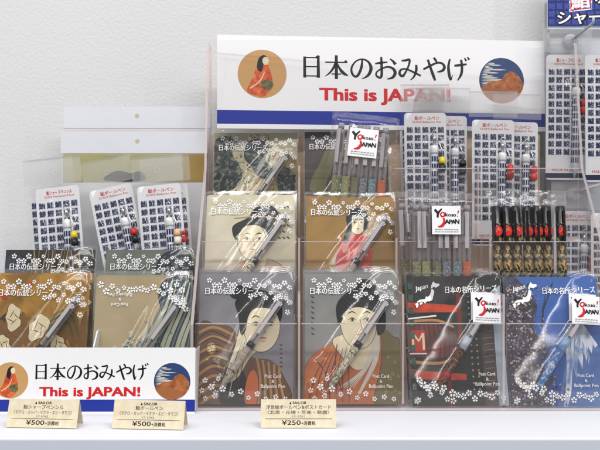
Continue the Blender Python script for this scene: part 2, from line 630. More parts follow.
def film_h(u, v, seed=0.0):
    d = seg_dist(u, v)
    tent = max(0.0, 11.5 - 0.42 * max(0, d - 4))
    tent = tent * tent / (tent + 2.0)
    edge = min(1.0, max(0.0, min(CW / 2 + 1.5 - abs(u), v + 1, CH + 5 - v) / 6))
    w = noise.noise(Vector((u * .035 + seed, v * .03, seed))) * .8 + noise.noise(Vector((u * .09, v * .08 + seed, 4))) * .12
    top = max(0.0, (v - 104) / 34)
    w += top * .7 * noise.noise(Vector((u * .10 + v * .05, v * .12, 7 + seed)))
    rid = (1 - abs(noise.noise(Vector(((u - v * .6) * .045, (v + u) * .015, 9 + seed))))) ** 14 * 0.6
    return 0.9 + (tent + w + rid) * edge


def film_mesh(seed, prints):
    F = Flat(surf=lambda u, v: film_h(u, v, seed))
    nu, nv = 44, 58
    u0, u1, v0, v1 = -CW / 2 - 1.6, CW / 2 + 1.6, -1.0, CH + 4.5
    P, Q = [], []
    for j in range(nv + 1):
        for i in range(nu + 1):
            P.append((u0 + (u1 - u0) * i / nu, v0 + (v1 - v0) * j / nv))
    for j in range(nv):
        for i in range(nu):
            a = j * (nu + 1) + i
            Q.append((a, a + 1, a + nu + 2, a + nu + 1))
    F.put(P, Q, FILM)
    F.sm = [True] * len(F.f)
    # welded top seam, a narrow flattened strip, and the side seams
    F.layer = 3
    for k in range(12):
        a = u0 + (u1 - u0) * k / 12
        F.rect(a, a + (u1 - u0) / 12, v1 - 2.6, v1, FILM_CREASE, same=True)
    for k in range(16):
        a = v0 + (v1 - v0 - 2.8) * k / 16
        F.rect(u1 - 1.4, u1, a, a + (v1 - v0 - 2.8) / 16, FILM_CREASE, same=True)
        F.rect(u0, u0 + 1.4, a, a + (v1 - v0 - 2.8) / 16, FILM_CREASE, same=True)
    F.base = 0.12 * MM
    F.layer = 4
    prints(F)
    me = F.mesh('sleeve')
    return me


def flowers(F, spots, seed):
    rnd = random.Random(seed)
    for u, v, r in spots:
        F.flower(u, v, r * .86, PRINTW, rnd.uniform(0, 72))


def print_trad(F):
    rnd = random.Random(5)
    sp = []
    for k in range(17):
        t = k / 16
        u = -40 + 86 * t
        drop = 0 if u < 8 else (u - 8) * .35
        sp.append((u, 127 - abs(math.sin(k * 2.1)) * 6 - drop * .3, rnd.uniform(2.6, 4.0)))
        if u > 2:
            sp.append((u + 1.5, 116 - drop * .5 - abs(math.sin(k * 1.3)) * 7, rnd.uniform(2.6, 4.0)))
    sp += [(44, 92, 3.4), (36, 100, 3), (46, 102, 3.4)]
    sp += [(-41, 23, 3.6), (-34, 16, 4.2), (-44, 13, 3.2), (-27, 24, 3), (-22, 14, 4), (-13, 9, 3.2), (-30, 7, 3.4), (-40, 5, 3), (-4, 12, 3.6), (4, 6, 3), (13, 10, 3.4), (22, 5, 3), (32, 7, 3.3), (42, 5, 3)]
    flowers(F, sp, 2)
    F.text('日本の伝統シリーズ', -44, 112.5, 8.0, PRINTW, bold=.016, width=58)
    F.text('Post Card', 29, 26, 5.0, PRINTW, .004, 'C', width=17)
    F.text('&', 29, 21, 4.4, PRINTW, .004, 'C')
    F.text('Ballpoint Pen', 29, 16, 5.0, PRINTW, .004, 'C', width=25)


def print_place(F):
    rnd = random.Random(8)
    sp = []
    for k in range(16):
        sp.append((-44 + 5.9 * k, 6 + abs(math.sin(k * 1.9)) * 7 + (8 if k < 5 else 0) * (k % 2), rnd.uniform(3.2, 4.6)))
    sp += [(-42, 26, 3.8), (-34, 17, 4.2), (-18, 17, 4.2), (-8, 5, 4), (-45, 5, 3.6)]
    flowers(F, sp, 3)
    F.text('日本の名所シリーズ', -9, 116, 8.0, PRINTW, bold=.016, width=54)
    F.text('Japan', -41, 118, 7, PRINTW, .012, 'L', rot=14, width=14, shear=.25)
    # map of the islands
    isl = [[(140, 41.5), (140.4, 43.3), (141.7, 45.4), (143, 44.3), (145.3, 44.2), (145.5, 43.2), (143.3, 42), (141.5, 42.5), (141, 41.8)],
           [(141, 41.4), (142, 40), (141.6, 38.3), (141, 37), (140.8, 35.7), (139.9, 35), (138.8, 34.6), (137.2, 34.6), (136.7, 34.2), (135.8, 33.4), (135.1, 34.3), (134, 34.5), (132.4, 34.1), (131, 33.9), (131.2, 34.6), (132.6, 35.5), (134.2, 35.7), (136, 35.9), (136.8, 37.5), (137.3, 36.9), (138.6, 37.5), (139.4, 38.5), (139.9, 39.8), (140.2, 41.1)],
           [(132.5, 33.2), (133, 34), (134.5, 34.2), (134.2, 33.3), (133, 32.7)],
           [(129.8, 33.3), (131, 33.9), (131.9, 33.2), (131.4, 31.5), (130.3, 31.1), (130.2, 32.5), (129.7, 33)]]
    for k, q in enumerate(isl):
        F.poly([(-42 + (lo - 129.7) * 1.72, 100 + (la - 31) * 1.95) for lo, la in q], PRINTW, same=k > 0)
    F.text('Post Card', 29, 30, 5.0, PRINTW, .004, 'C', width=17)
    F.text('&', 29, 25, 4.4, PRINTW, .004, 'C')
    F.text('Ballpoint Pen', 29, 20, 5.0, PRINTW, .004, 'C', width=25)


def print_flip(F):
    rnd = random.Random(6)
    sp = [(-45 + 6.2 * k, 126 - abs(math.sin(k * 1.7)) * 7, rnd.uniform(3, 4.6)) for k in range(15)]
    sp += [(30 + 4 * k, 112 - 3 * k, 3.6) for k in range(5)] + [(22, 116, 3.4), (44, 106, 4)]
    flowers(F, sp, 4)
    F.text('Post Card', -24, 107, 5, PRINTW, .004, 'C', rot=180, width=17)
    F.text('&', -24, 112, 4.4, PRINTW, .004, 'C', rot=180)
    F.text('Ballpoint Pen', -24, 117, 5, PRINTW, .004, 'C', rot=180, width=25)


FILMS = {}


def film_for(kind):
    if kind not in FILMS:
        FILMS[kind] = film_mesh({'trad': 0.0, 'place': 3.3, 'flip': 6.1}[kind], {'trad': print_trad, 'place': print_place, 'flip': print_flip}[kind])
    return FILMS[kind]


def yokoso(F, cx, cy, s, rot=0):
    """white square sticker with the two word logo"""
    c, q = math.cos(R(rot)), math.sin(R(rot))
    T = lambda x, y: (cx + (x * c - y * q) * s, cy + (x * q + y * c) * s)
    F.poly([T(-.5, -.5), T(.5, -.5), T(.5, .5), T(-.5, .5)], WHITE)
    def L(ch, x, y, h, mat, r=0):
        u, v = T(x, y)
        F.text(ch, u, v, h * s, mat, .035, 'C', rot + r, same=False)
    def S(pts, mat):
        F.stroke([T(x, y) + (w * s,) for x, y, w in pts], mat)
    S([(-.40, .37, .09), (-.29, .24, .09)], BLACK)
    S([(-.15, .40, .05), (-.28, .24, .08), (-.30, .08, .07)], BLACK)
    S([(-.14, .27, .05), (-.20, .20, .05), (-.15, .12, .06), (-.07, .15, .06), (-.07, .25, .05), (-.14, .27, .05)], RED)
    L('k', .02, .13, .20, BLACK, 4)
    L('o', .115, .13, .18, BLACK)
    L('s', .205, .13, .18, BLACK, -4)
    L('o', .29, .13, .18, BLACK)
    S([(.43, .34, .05), (.40, .22, .03)], RED)
    S([(.395, .155, .04), (.39, .13, .04)], RED)
    S([(-.10, .08, .05), (-.07, -.06, .09), (-.15, -.20, .10), (-.30, -.24, .03)], RED)
    L('A', .03, -.13, .22, BLACK, 3)
    L('P', .145, -.13, .21, BLACK, -2)
    L('A', .25, -.13, .21, BLACK, 3)
    L('N', .37, -.12, .22, BLACK, -4)
    rnd = random.Random(2)
    for row in range(2):
        x = -.40
        while x < .38:
            w = rnd.uniform(.03, .10)
            S([(x, -.33 - .075 * row, .018), (x + w, -.33 - .075 * row, .018)], GREYINK)
            x += w + .022


def face(F, cx, cy, rx, ry, rot=0):
    """a plain brush-drawn face"""
    F.oval(cx, cy, rx, ry, SKIN, rot)
    c, q = math.cos(R(rot)), math.sin(R(rot))
    ring = [(cx + rx * math.cos(a) * c - ry * math.sin(a) * q, cy + rx * math.cos(a) * q + ry * math.sin(a) * c, .5) for a in [2 * math.pi * k / 36 for k in range(37)]]
    F.stroke(ring, OUTLINE, 0)
    P = lambda x, y, w: (cx + rx * x, cy + ry * y, w)
    for m in (-1, 1):
        o = .42 * m + .06
        F.stroke([P(o - .26, .34, .3), P(o, .44, 1.3), P(o + .26, .36, .3)], BLACK)
        F.oval(cx + rx * o, cy + ry * .12, rx * .20, ry * .055, CREAM)
        F.oval(cx + rx * (o + .02), cy + ry * .125, rx * .075, ry * .055, BLACK, n=12)
        F.stroke([P(o - .24, .11, .3), P(o, .20, 1.0), P(o + .24, .12, .3)], BLACK)
        F.stroke([P(o - .18, .07, .2), P(o, .05, .4), P(o + .18, .08, .2)], BROWN)
    F.stroke([P(.10, .16, .3), P(.16, -.14, .6), P(.20, -.22, .5), P(.06, -.25, .3)], BROWN)
    F.stroke([P(-.14, -.46, .3), P(.06, -.43, 1.5), P(.26, -.46, .3)], ROBER)
    F.stroke([P(-.04, -.55, .2), P(.06, -.57, .5), P(.18, -.55, .2)], BROWN)


def strands(F, cx, cy, r0, r1, a0, a1, n=14):
    for k in range(n):
        a = R(a0 + (a1 - a0) * k / (n - 1))
        F.stroke([(cx + r0 * math.cos(a), cy + r0 * math.sin(a), .1), (cx + (r0 + r1) * .5 * math.cos(a + .06), cy + (r0 + r1) * .5 * math.sin(a + .06), .35), (cx + r1 * math.cos(a), cy + r1 * math.sin(a), .1)], HAIRLINE, 3, same=k > 0)


def bg(F, mat):
    F.rect(-CW / 2, CW / 2, 0, CH, mat)
    F.clip = (-CW / 2, CW / 2, 0, CH)


def art_grey(F):
    bg(F, mottle('print_slate', [(0.3, (120, 118, 126)), (0.7, (143, 140, 145))], 25))
    F.oshape([(-50, 0), (-50, 78), (-30, 80), (-14, 76), (4, 48), (26, 44), (40, 28), (42, 0)], ink('robe_brown', (104, 72, 50), .5, .15))
    for k in range(9):
        F.stroke([(-50, 72 - 11 * k, 2.4), (-34, 78 - 10 * k, 3), (-14, 70 - 9 * k, 2.2)], ink('robe_stripe', (170, 130, 76), .5))
    for k in range(5):
        F.stroke([(12 + 6 * k, 46 - 2 * k, 2.2), (16 + 5 * k, 24, 2.6), (14 + 7 * k, 0, 2.4)], ink('robe_stripe', (170, 130, 76), .5))
    F.oshape([(-24, 0), (-22, 30), (-10, 66), (-2, 74), (2, 60), (-2, 34), (12, 0)], BLACK)
    F.oshape([(0, 2), (2, 26), (9, 34), (14, 22), (12, 0)], ORANGE)
    F.oshape([(-22, 22), (-12, 56), (-2, 88), (14, 92), (22, 62), (6, 48), (-8, 26)], SKIN)
    face(F, 17, 78, 19, 26, -4)
    F.oshape([(-5, 70), (-8, 90), (-12, 104), (-2, 114), (12, 117), (28, 112), (38, 98), (36, 84), (31, 94), (20, 98), (8, 97), (2, 88), (0, 76)], BLACK)
    F.oshape([(-14, 108), (-18, 118), (-6, 122), (6, 118), (4, 110)], BLACK)
    F.oval(-36, 56, 5, 6, TAN)
    F.flower(-36, 56, 4.2, CREAM, 10)
    for k in range(10):
        F.stroke([(-50 + 3 * k, 66 - 5 * k, .5), (-36 + 2 * k, 74 - 7 * k, .7), (-18 + k, 66 - 6.5 * k, .4)], OUTLINE)
    strands(F, 14, 94, 8, 22, 30, 175)
    for k in range(4):
        F.stroke([(-20 + 3 * k, 6, .5), (-14 + 3.4 * k, 34, .8), (-4 + 1.5 * k, 62, .4)], CREAM if k == 1 else HAIRLINE)
    for k in range(6):
        F.stroke([(36, 60 - 4.4 * k, .6), (38.5, 59 - 4.4 * k, .9)], BLACK)


def art_orange(F):
    bg(F, mottle('print_charcoal', [(0.3, (122, 123, 121)), (0.7, (146, 145, 141))], 25))
    F.oshape([(-50, 0), (-50, 34), (-38, 52), (-14, 64), (10, 66), (34, 70), (50, 56), (50, 0)], mottle('robe_orange', [(0.3, (172, 94, 44)), (0.7, (198, 114, 60))], 40))
    F.oshape([(22, 0), (30, 40), (32, 74), (44, 68), (50, 60), (50, 0)], OLIVE)
    F.oshape([(-20, 66), (-8, 44), (6, 34), (22, 46), (30, 70), (20, 74)], SKIN)
    for k in range(6):
        F.stroke([(26 - 1 * k, 74 - 3 * k, .8), (20 - 2 * k, 44 - 2 * k, 1.2), (0 - 3 * k, 16, .8)], ink('collar_white', (204, 200, 188), .5))
    F.stroke([(28, 72, 2), (24, 44, 5), (6, 10, 2.5)], ink('collar_white', (204, 200, 188), .5))
    face(F, 7, 82, 19, 27, 3)
    F.oshape([(-14, 80), (-16, 100), (-6, 113), (10, 119), (26, 114), (35, 98), (35, 76), (27, 70), (26, 88), (19, 96), (6, 99), (-5, 95), (-10, 86)], BLACK)
    F.oshape([(6, 116), (8, 126), (18, 128), (26, 122), (22, 114)], BLACK)
    F.stroke([(-40, 46, .8), (-28, 30, 1.2), (-24, 6, .8)], ink('fold_line', (100, 44, 24), .5))
    F.stroke([(-16, 60, .8), (-18, 36, 1.2), (-10, 8, .8)], ink('fold_line', (100, 44, 24), .5))
    strands(F, 10, 92, 10, 25, 15, 170)
    for k in range(7):
        F.stroke([(-46 + 7 * k, 2, .4), (-40 + 6 * k, 26 + 2 * k, .9), (-26 + 4 * k, 52 + k, .3)], ink('fold_line', (100, 44, 24), .5))
    rnd = random.Random(31)
    for k in range(9):
        F.flower(rnd.uniform(34, 48), rnd.uniform(6, 60), rnd.uniform(1.6, 2.6), ink('olive_pale', (150, 140, 92), .5), k * 31)
    for k in range(9):
        F.stroke([(-43, 116 - 5.5 * k, .7), (-40, 114 - 5.5 * k, 1)], ink('side_script', (48, 48, 52), .5))


def art_lantern(F):
    bg(F, mottle('print_night', [(0.35, (24, 28, 28)), (0.6, (38, 42, 40)), (0.8, (58, 52, 44))], 40))
    red = mottle('lacquer_red', [(0.3, (158, 44, 28)), (0.7, (216, 82, 48))], 60)
    F.rect(26, 40, 0, 134, mottle('door_dark', [(0.35, (52, 48, 44)), (0.65, (88, 78, 66))], 90))
    F.rect(40, 50, 0, 134, ink('pale_wall', (168, 184, 198), .5, .06))
    F.stroke([(-50, 101, 11), (-20, 100, 9), (6, 99, 7)], red)
    F.stroke([(-50, 33, 9), (-20, 30, 8), (8, 29, 6)], red)
    F.rect(2, 7, 60, 134, ink('post_red', (110, 34, 26), .5, .15))
    F.rect(-12, -8, 0, 34, ink('post_red', (110, 34, 26), .5, .15))
    F.shape([(-50, 44), (-50, 82), (-36, 88), (-14, 86), (-2, 76), (0, 62), (-6, 48), (-20, 42), (-38, 42)], mottle('lantern_body', [(0.3, (52, 34, 28)), (0.6, (118, 44, 32)), (0.75, (170, 60, 40))], 40))
    for k in range(9):
        x = -44 + 5 * k
        F.stroke([(x, 84, 1), (x + 1.5, 64, 1), (x, 46, 1)], ink('lantern_rib', (40, 28, 24), .5))
    F.stroke([(-50, 86, 3), (-20, 87, 3), (-2, 80, 2)], ink('lantern_rim', (186, 130, 76), .4))
    F.stroke([(-50, 45, 3), (-20, 43, 3), (-4, 48, 2)], ink('lantern_rim', (186, 130, 76), .4))
    F.stroke([(-50, 83, 3.4), (-20, 84, 3.4), (-3, 76, 2.4)], BLACK)
    F.stroke([(-50, 48.5, 3.4), (-20, 46.6, 3.4), (-5, 51, 2.4)], BLACK)
    F.stroke([(-50, 89, 1.6), (-20, 92, 1.6)], PRINTW, 0)
    F.rect(-48, -33, 54, 77, ink('sign_red', (178, 44, 34), .5))
    for st in ([(-46, 57, 2.4), (-46, 74, 2.4)], [(-46, 74, 2.4), (-40, 66, 2.6), (-35, 74, 2.4)], [(-35, 74, 2.4), (-35, 57, 2.4)]):
        F.stroke(st, CREAM, 0)
    F.stroke([(-50, 53, 1.5), (-32, 53, 1.5)], PRINTW, 0)
    for i in range(2):
        for k in range(17):
            F.oval(15 + 6 * i, 10 + 6.4 * k, 1.1, 1.1, ink('stud_gold', (160, 146, 108), .4), n=8, same=True)
    for k in range(20):
        F.stroke([(28, 6 + 6.2 * k, .8), (38, 7 + 6.2 * k, .8)], ink('lattice_pale', (132, 126, 114), .5), 0)
    F.shape([(-2, 134), (8, 116), (26, 112), (50, 124), (50, 134)], ink('eave_dark', (34, 36, 38), .5))
    for k in range(10):
        F.rect(-49, -44, 3 + 13 * k, 10 + 13 * k, ink('lantern_green', (52, 84, 66), .5, .2), same=k > 0)


def art_fuji(F):
    bg(F, gradient('print_blue_sky', [(38, 84, 158), (52, 96, 172)], 0, .134))
    slope = [(-2, 0), (4, 22), (10, 46), (14, 66), (17, 80), (20, 84), (26, 83), (31, 85), (35, 80), (42, 66), (50, 54), (50, 0)]
    F.poly(slope, mottle('slope_blue', [(0.3, (70, 106, 168)), (0.7, (96, 132, 188))], 40))
    rs = random.Random(21)
    F.poly([(13, 70), (16, 79), (19, 83.5), (22, 82.6), (25, 83.8), (28, 82.8), (31, 85), (34, 80.5), (38, 74), (45, 63), (42, 60), (40, 64), (38, 54), (35, 61), (32, 46), (29, 56), (27, 38), (23, 50), (20, 28), (17, 42), (13, 14), (8, 0), (4, 0), (8, 20), (11, 44), (11, 58)],
            mottle('snow', [(0.36, (110, 142, 192)), (0.48, (196, 208, 226)), (0.62, (232, 236, 242))], 70, distort=.8, stretch=(1.6, 1, .6)))
    shade = [ink('snow_b', (170, 188, 218), .5), ink('snow_c', (112, 146, 198), .5)]
    for k in range(26):
        t = rs.random()
        x0, y0 = 14 + 20 * t, 80 - 22 * t * t
        ln = rs.uniform(6, 30) * (1.1 - t * .5)
        F.stroke([(x0, y0, .2), (x0 - 2 + 3 * t, y0 - ln * .5, rs.uniform(.5, 1.2)), (x0 - 5 + 5 * t, y0 - ln, .1)], shade[k % 2], 4)
    rnd = random.Random(11)
    F.shape([(-50, 0), (-50, 128), (-30, 126), (-16, 104), (-22, 80), (-8, 62), (-18, 44), (-4, 30), (-14, 10), (-10, 0)], mottle('blossom_shade', [(0.35, (44, 44, 56)), (0.55, (74, 70, 80)), (0.75, (40, 78, 140))], 160))
    tones = [ink('blossom_a', (140, 126, 126), .5), ink('blossom_b', (104, 96, 102), .5), ink('blossom_c', (54, 50, 58), .5), ink('blossom_d', (170, 152, 150), .5)]
    for k in range(14):
        x, y = rnd.uniform(-48, -10), rnd.uniform(0, 100)
        F.stroke([(x, y, 1.6), (x + rnd.uniform(2, 8), y + 14, 1.2), (x + rnd.uniform(2, 18), y + 30, .5)], tones[2])
    for lay in range(4):
        F.layer += 1
        for k in range(190):
            v = rnd.uniform(0, 126)
            lim = -12 + 9 * math.sin(v * .11) - v * .10 + rnd.gauss(0, 4)
            u = rnd.uniform(-49, lim)
            if rnd.random() < .12: u = lim + rnd.uniform(0, 14)
            F.oval(u, v, rnd.uniform(.6, 1.6), rnd.uniform(.5, 1.3), tones[lay], rnd.uniform(0, 180), 7, same=True)


def leaves(F, n, box, tones, seed, size=(1.5, 4.0)):
    rnd = random.Random(seed)
    for k in range(n):
        if k % 40 == 0: F.layer += 1
        u, v = rnd.gauss(box[0], box[2]), rnd.gauss(box[1], box[3])
        if not (-48 < u < 48 and 1 < v < 133): continue
        F.oval(u, v, rnd.uniform(*size), rnd.uniform(size[0] * .5, size[1] * .5), tones[k % len(tones)], rnd.uniform(0, 180), 9, same=True)


def art_olive(F):
    bg(F, mottle('print_olive', [(0.3, (172, 166, 130)), (0.7, (196, 188, 154))], 22))
    F.shape([(-12, 60), (0, 84), (30, 94), (46, 78), (46, 60)], ink('pale_olive', (170, 152, 112), .5))
    F.shape([(20, 60), (34, 96), (48, 104), (50, 60)], ink('leaf_wash', (150, 134, 88), .5))
    fol = mottle('foliage', [(0.38, (24, 28, 30)), (0.5, (52, 60, 60)), (0.58, (104, 116, 104)), (0.68, (140, 134, 92))], 170, detail=6, distort=.5)
    F.shape([(-50, 66), (-50, 120), (-38, 130), (-26, 124), (-28, 108), (-20, 96), (-16, 80), (-26, 66)], fol)
    F.shape([(-14, 104), (-10, 122), (6, 126), (16, 116), (12, 100), (24, 88), (18, 76), (2, 82), (-6, 94)], fol)
    F.shape([(30, 60), (26, 80), (36, 92), (46, 84), (48, 60)], fol)
    F.shape([(14, 102), (24, 112), (38, 104), (44, 90), (34, 94), (26, 100)], ink('pale_olive', (170, 152, 112), .5))
    dk = [BLACK, ink('leaf_dark', (36, 42, 44), .5), ink('leaf_grey', (96, 110, 104), .5), ink('leaf_dark', (36, 42, 44), .5)]
    leaves(F, 110, (-34, 100, 9, 18), dk, 1, (.6, 1.6))
    leaves(F, 150, (2, 104, 13, 14), dk, 3, (.6, 1.6))
    leaves(F, 70, (34, 78, 9, 10), dk, 4, (.6, 1.5))
    F.stroke([(-46, 60, 1.2), (-20, 82, 1), (0, 100, .6)], BLACK)


def art_dark(F):
    bg(F, mottle('print_dim', [(0.3, (58, 54, 56)), (0.7, (86, 80, 76))], 22))
    F.shape([(-40, 60), (-30, 100), (-16, 122), (10, 128), (30, 110), (44, 60)], ink('dim_olive', (122, 120, 84), .5, .12))
    F.shape([(-24, 60), (-14, 96), (2, 100), (10, 60)], ink('dim_dark', (60, 52, 52), .5))
    F.stroke([(-14, 120, 1), (-10, 90, 2), (-20, 60, 1)], BLACK)


def art_lady(F):
    bg(F, mottle('print_bone', [(0.3, (204, 194, 166)), (0.7, (222, 213, 188))], 22))
    F.oshape([(-30, 0), (-24, 40), (-4, 62), (22, 62), (44, 44), (50, 0)], mottle('robe_pink', [(0.35, (188, 150, 120)), (0.65, (206, 182, 152))], 45))
    F.oshape([(-6, 56), (4, 76), (16, 74), (18, 56), (6, 48)], SKIN)
    face(F, 2, 82, 16, 21, 2)
    F.oshape([(-16, 84), (-20, 98), (-8, 106), (8, 112), (24, 104), (28, 88), (20, 76), (19, 92), (8, 100), (-8, 98)], BLACK)
    strands(F, 4, 88, 14, 24, 20, 160)
    F.oshape([(0, 106), (6, 120), (24, 122), (32, 110), (22, 102)], BLACK)
    F.stroke([(-18, 108, 1.2), (8, 110, 1.6), (36, 108, 1.2)], TAN)
    F.stroke([(-6, 54, 1), (8, 40, 2.4), (24, 30, 1)], ROBER)
    for r_ in range(3):
        for k in range(6):
            F.stroke([(31 + 5 * r_, 122 - 7 * k, 1), (34 + 5 * r_, 120 - 7 * k, 1.4)], ink('script_brown', (92, 80, 64), .5), 0)


def art_red(F):
    gold = mottle('print_gold', [(0.3, (142, 106, 44)), (0.7, (164, 126, 58))], 22)
    bg(F, gold)
    F.oshape([(-26, 0), (-18, 40), (-14, 74), (-4, 90), (12, 92), (24, 78), (22, 40), (28, 0)], mottle('robe_red', [(0.35, (170, 36, 30)), (0.55, (196, 52, 40)), (0.72, (206, 120, 60))], 120))
    F.oshape([(-2, 30), (4, 52), (22, 50), (26, 30), (12, 20)], mottle('sash_green', [(0.35, (60, 78, 46)), (0.6, (104, 118, 74))], 150))
    face(F, 8, 103, 9, 12, 0)
    F.oshape([(-3, 98), (-4, 112), (6, 121), (18, 116), (20, 100), (15, 96), (15, 110), (8, 113), (2, 108), (1, 92), (-6, 80), (-7, 90)], BLACK)
    rnd = random.Random(4)
    for k in range(16):
        F.flower(rnd.uniform(-16, 20), rnd.uniform(6, 84), rnd.uniform(1.5, 2.6), TAN if k % 2 else CREAM, k * 20)


def art_cloud(F):
    bg(F, mottle('print_amber', [(0.3, (112, 78, 30)), (0.5, (162, 118, 44)), (0.72, (196, 150, 68))], 28, distort=1.4))
    g = ink('swirl_green', (74, 80, 48), .5, .2)
    for k in range(7):
        F.stroke([(44 - 2 * k, 10 + 6 * k, 1), (30 - 3 * k, 60 + 3 * k, 3.5), (6, 86 - 3 * k, 4), (-6 + 4 * k, 60, 1)], g if k % 2 else ink('swirl_brown', (84, 58, 36), .5))
    F.oshape([(-48, 60), (-40, 90), (-22, 96), (-16, 78), (-26, 60)], ink('shade_umber', (70, 52, 38), .5, .2))
    for k in range(9):
        F.shape([(-48 + 11 * k, 70 + 9 * math.sin(k * 2)), (-40 + 11 * k, 88 + 9 * math.sin(k)), (-34 + 11 * k, 78), (-40 + 11 * k, 58)], ink('shade_amber', (124, 88, 46), .5, .25))
    for k in range(5):
        F.stroke([(46 - 3 * k, 70, .8), (34 - 2 * k, 96 - 3 * k, 2), (14, 92 - 5 * k, 2.2), (8 + 2 * k, 70, .8)], g if k % 2 else OLIVE)
    for (cx, cy, q) in ((-27, 90, 1.0), (0, 80, 1.1), (22, 62, .9), (-34, 62, .8)):
        p = []
        for k in range(18):
            a = 2 * math.pi * k / 18
            rr = q * (11.5 + 1.2 * math.sin(a * 5 + cx) + 2.4 * math.sin(a * 2 + cx))
            p.append((cx + rr * math.cos(a) * .8, cy + rr * math.sin(a)))
        F.oshape(p, CREAM, .5)
        for j in range(4):
            a = j * 1.7 + cx
            F.stroke([(cx + 7 * q * math.cos(a), cy + 8 * q * math.sin(a), .3), (cx + 3 * q * math.cos(a + .7), cy + 4 * q * math.sin(a + .7), .9), (cx + 4 * q * math.cos(a + 1.7), cy + 5 * q * math.sin(a + 1.7), .3)], BROWN)
    F.oval(-38, 112, 3.4, 3.4, ROBER)
    F.oval(-12, 124, 2.4, 2.4, ROBER)


def art_stream(F):
    bg(F, mottle('print_sand', [(0.3, (170, 150, 114)), (0.7, (190, 172, 136))], 20))
    nv = ink('stream_navy', (58, 70, 80), .5, .15)
    pl = ink('stream_pale', (190, 194, 168), .5, .08)
    F.oshape([(50, 132), (22, 130), (16, 112), (20, 92), (4, 66), (-2, 40), (-6, 0), (50, 0)], nv)
    for k in range(13):
        x = 10 + 4.6 * k
        F.stroke([(x + 16, 134 - k, .8), (x + 10, 104, 3.0 if k % 2 else 1.8), (x - 8 + .6 * k, 66, 4.2 if k % 3 else 2.2), (x - 16 + k, 30, 3), (x - 14, 0, 1)], pl if k % 3 else ink('stream_grey', (112, 122, 126), .5))
    rnd = random.Random(9)
    tones = [ink('spray_grey', (128, 140, 138), .5), ink('spray_dark', (84, 98, 102), .5), pl]
    for k in range(240):
        if k % 40 == 0: F.layer += 1
        F.oval(rnd.gauss(-8, 11), rnd.gauss(52, 11), rnd.uniform(1, 2.6), rnd.uniform(.8, 2), tones[k % 3], rnd.uniform(0, 180), 8, same=True)


def art_bamboo(F):
    bg(F, mottle('print_dusk', [(0.3, (34, 34, 38)), (0.7, (60, 56, 54))], 24))
    rnd = random.Random(12)
    for k in range(14):
        x = -20 + 4.2 * k
        F.stroke([(x, 60, 1.2), (x + rnd.uniform(-3, 3), 100, 1.8), (x + rnd.uniform(-4, 4), 134, 1)], TAN if k % 2 else OLIVE)
    F.shape([(-50, 60), (-50, 120), (-36, 128), (-24, 110), (-26, 60)], ink('dusk_slate', (58, 62, 76), .5))


def art_mist(F):
    bg(F, mottle('print_mist', [(0.3, (96, 104, 98)), (0.7, (122, 128, 116))], 18))
    F.shape([(10, 90), (6, 116), (18, 132), (44, 130), (46, 90)], ink('mist_dark', (44, 50, 58), .5, .2))
    leaves(F, 60, (30, 112, 8, 8), [ink('spray_dark', (84, 98, 102), .5)], 5, (1, 2.4))


ARTS = {}


def pack(art, film, pen, label, group, top, tilt=17, roll=0.0, yaw=0.0):
    """thing: one flat pack = printed card + pen + clear sleeve; top = (px, py, depth) of the card's upper edge"""
    root = empty('postcard_pack')
    if art not in ARTS:
        F = Flat(base=0.3 * MM)
        F.box(-CW / 2 * MM, CW / 2 * MM, -0.2 * MM, 0.2 * MM, 0, CH * MM, WHITE)
        art(F)
        ARTS[art] = F.mesh('card')
    link(bpy.data.objects.new('card', ARTS[art]), root)
    add_pen(pen, PEN_STYLES[pen], root, (PEN_A[0] * MM, -6.3 * MM, PEN_A[1] * MM), (0, PEN_TH, 0))
    link(bpy.data.objects.new('sleeve', film_for(film)), root)
    if film == 'place':
        s_ = link(bpy.data.objects.new('sticker', sticker_mesh(29)), root)
        s_.location = (31 * MM, -15.0 * MM, 96 * MM)
        s_.rotation_euler = (R(3), R(3), 0)
    tag(root, label, 'postcard pack', group)
    root.scale = (1, 1, 1.03)
    place_top(root, top, CH * 1.03 * MM, tilt, roll, yaw)
    return root


def place_top(root, top, h, tilt, roll=0.0, yaw=0.0):
    Rm = Matrix.Rotation(R(yaw), 4, 'Z') @ Matrix.Rotation(R(-tilt), 4, 'X') @ Matrix.Rotation(R(roll), 4, 'Y')
    root.rotation_euler = Rm.to_euler()
    root.location = at(*top) - (Rm @ Vector((0, 0, h)))


def behind(root, n, label, dy=.0105, dz=.0015, dx=0.0):
    c = copy_tree(root)
    c.location = root.location + Vector((dx, dy * n, dz * n))
    c['label'] = label
    return c


# ------------------------------------------------------------------ the sushi pen pack
SW, SH, SHEAD = 50.0, 150.0, 34.0
FISH = '鮪鮭鯛鰯鯖鯵鰹鱈鮃鰈鮎鯉鰻鱧鮫鯨鰤鰆鰊鱒鮒鯰鰌鰍鱚鯊鮑鰒鮹鯱鱸鯔鰕鯡鰉鱗鮨鯣鯒鮗鰰鱶鯏鯑鮠鮟鱇鯢鰓鰭鯤鮴鰄鰔鯲'
SUSHI_MESH = {}


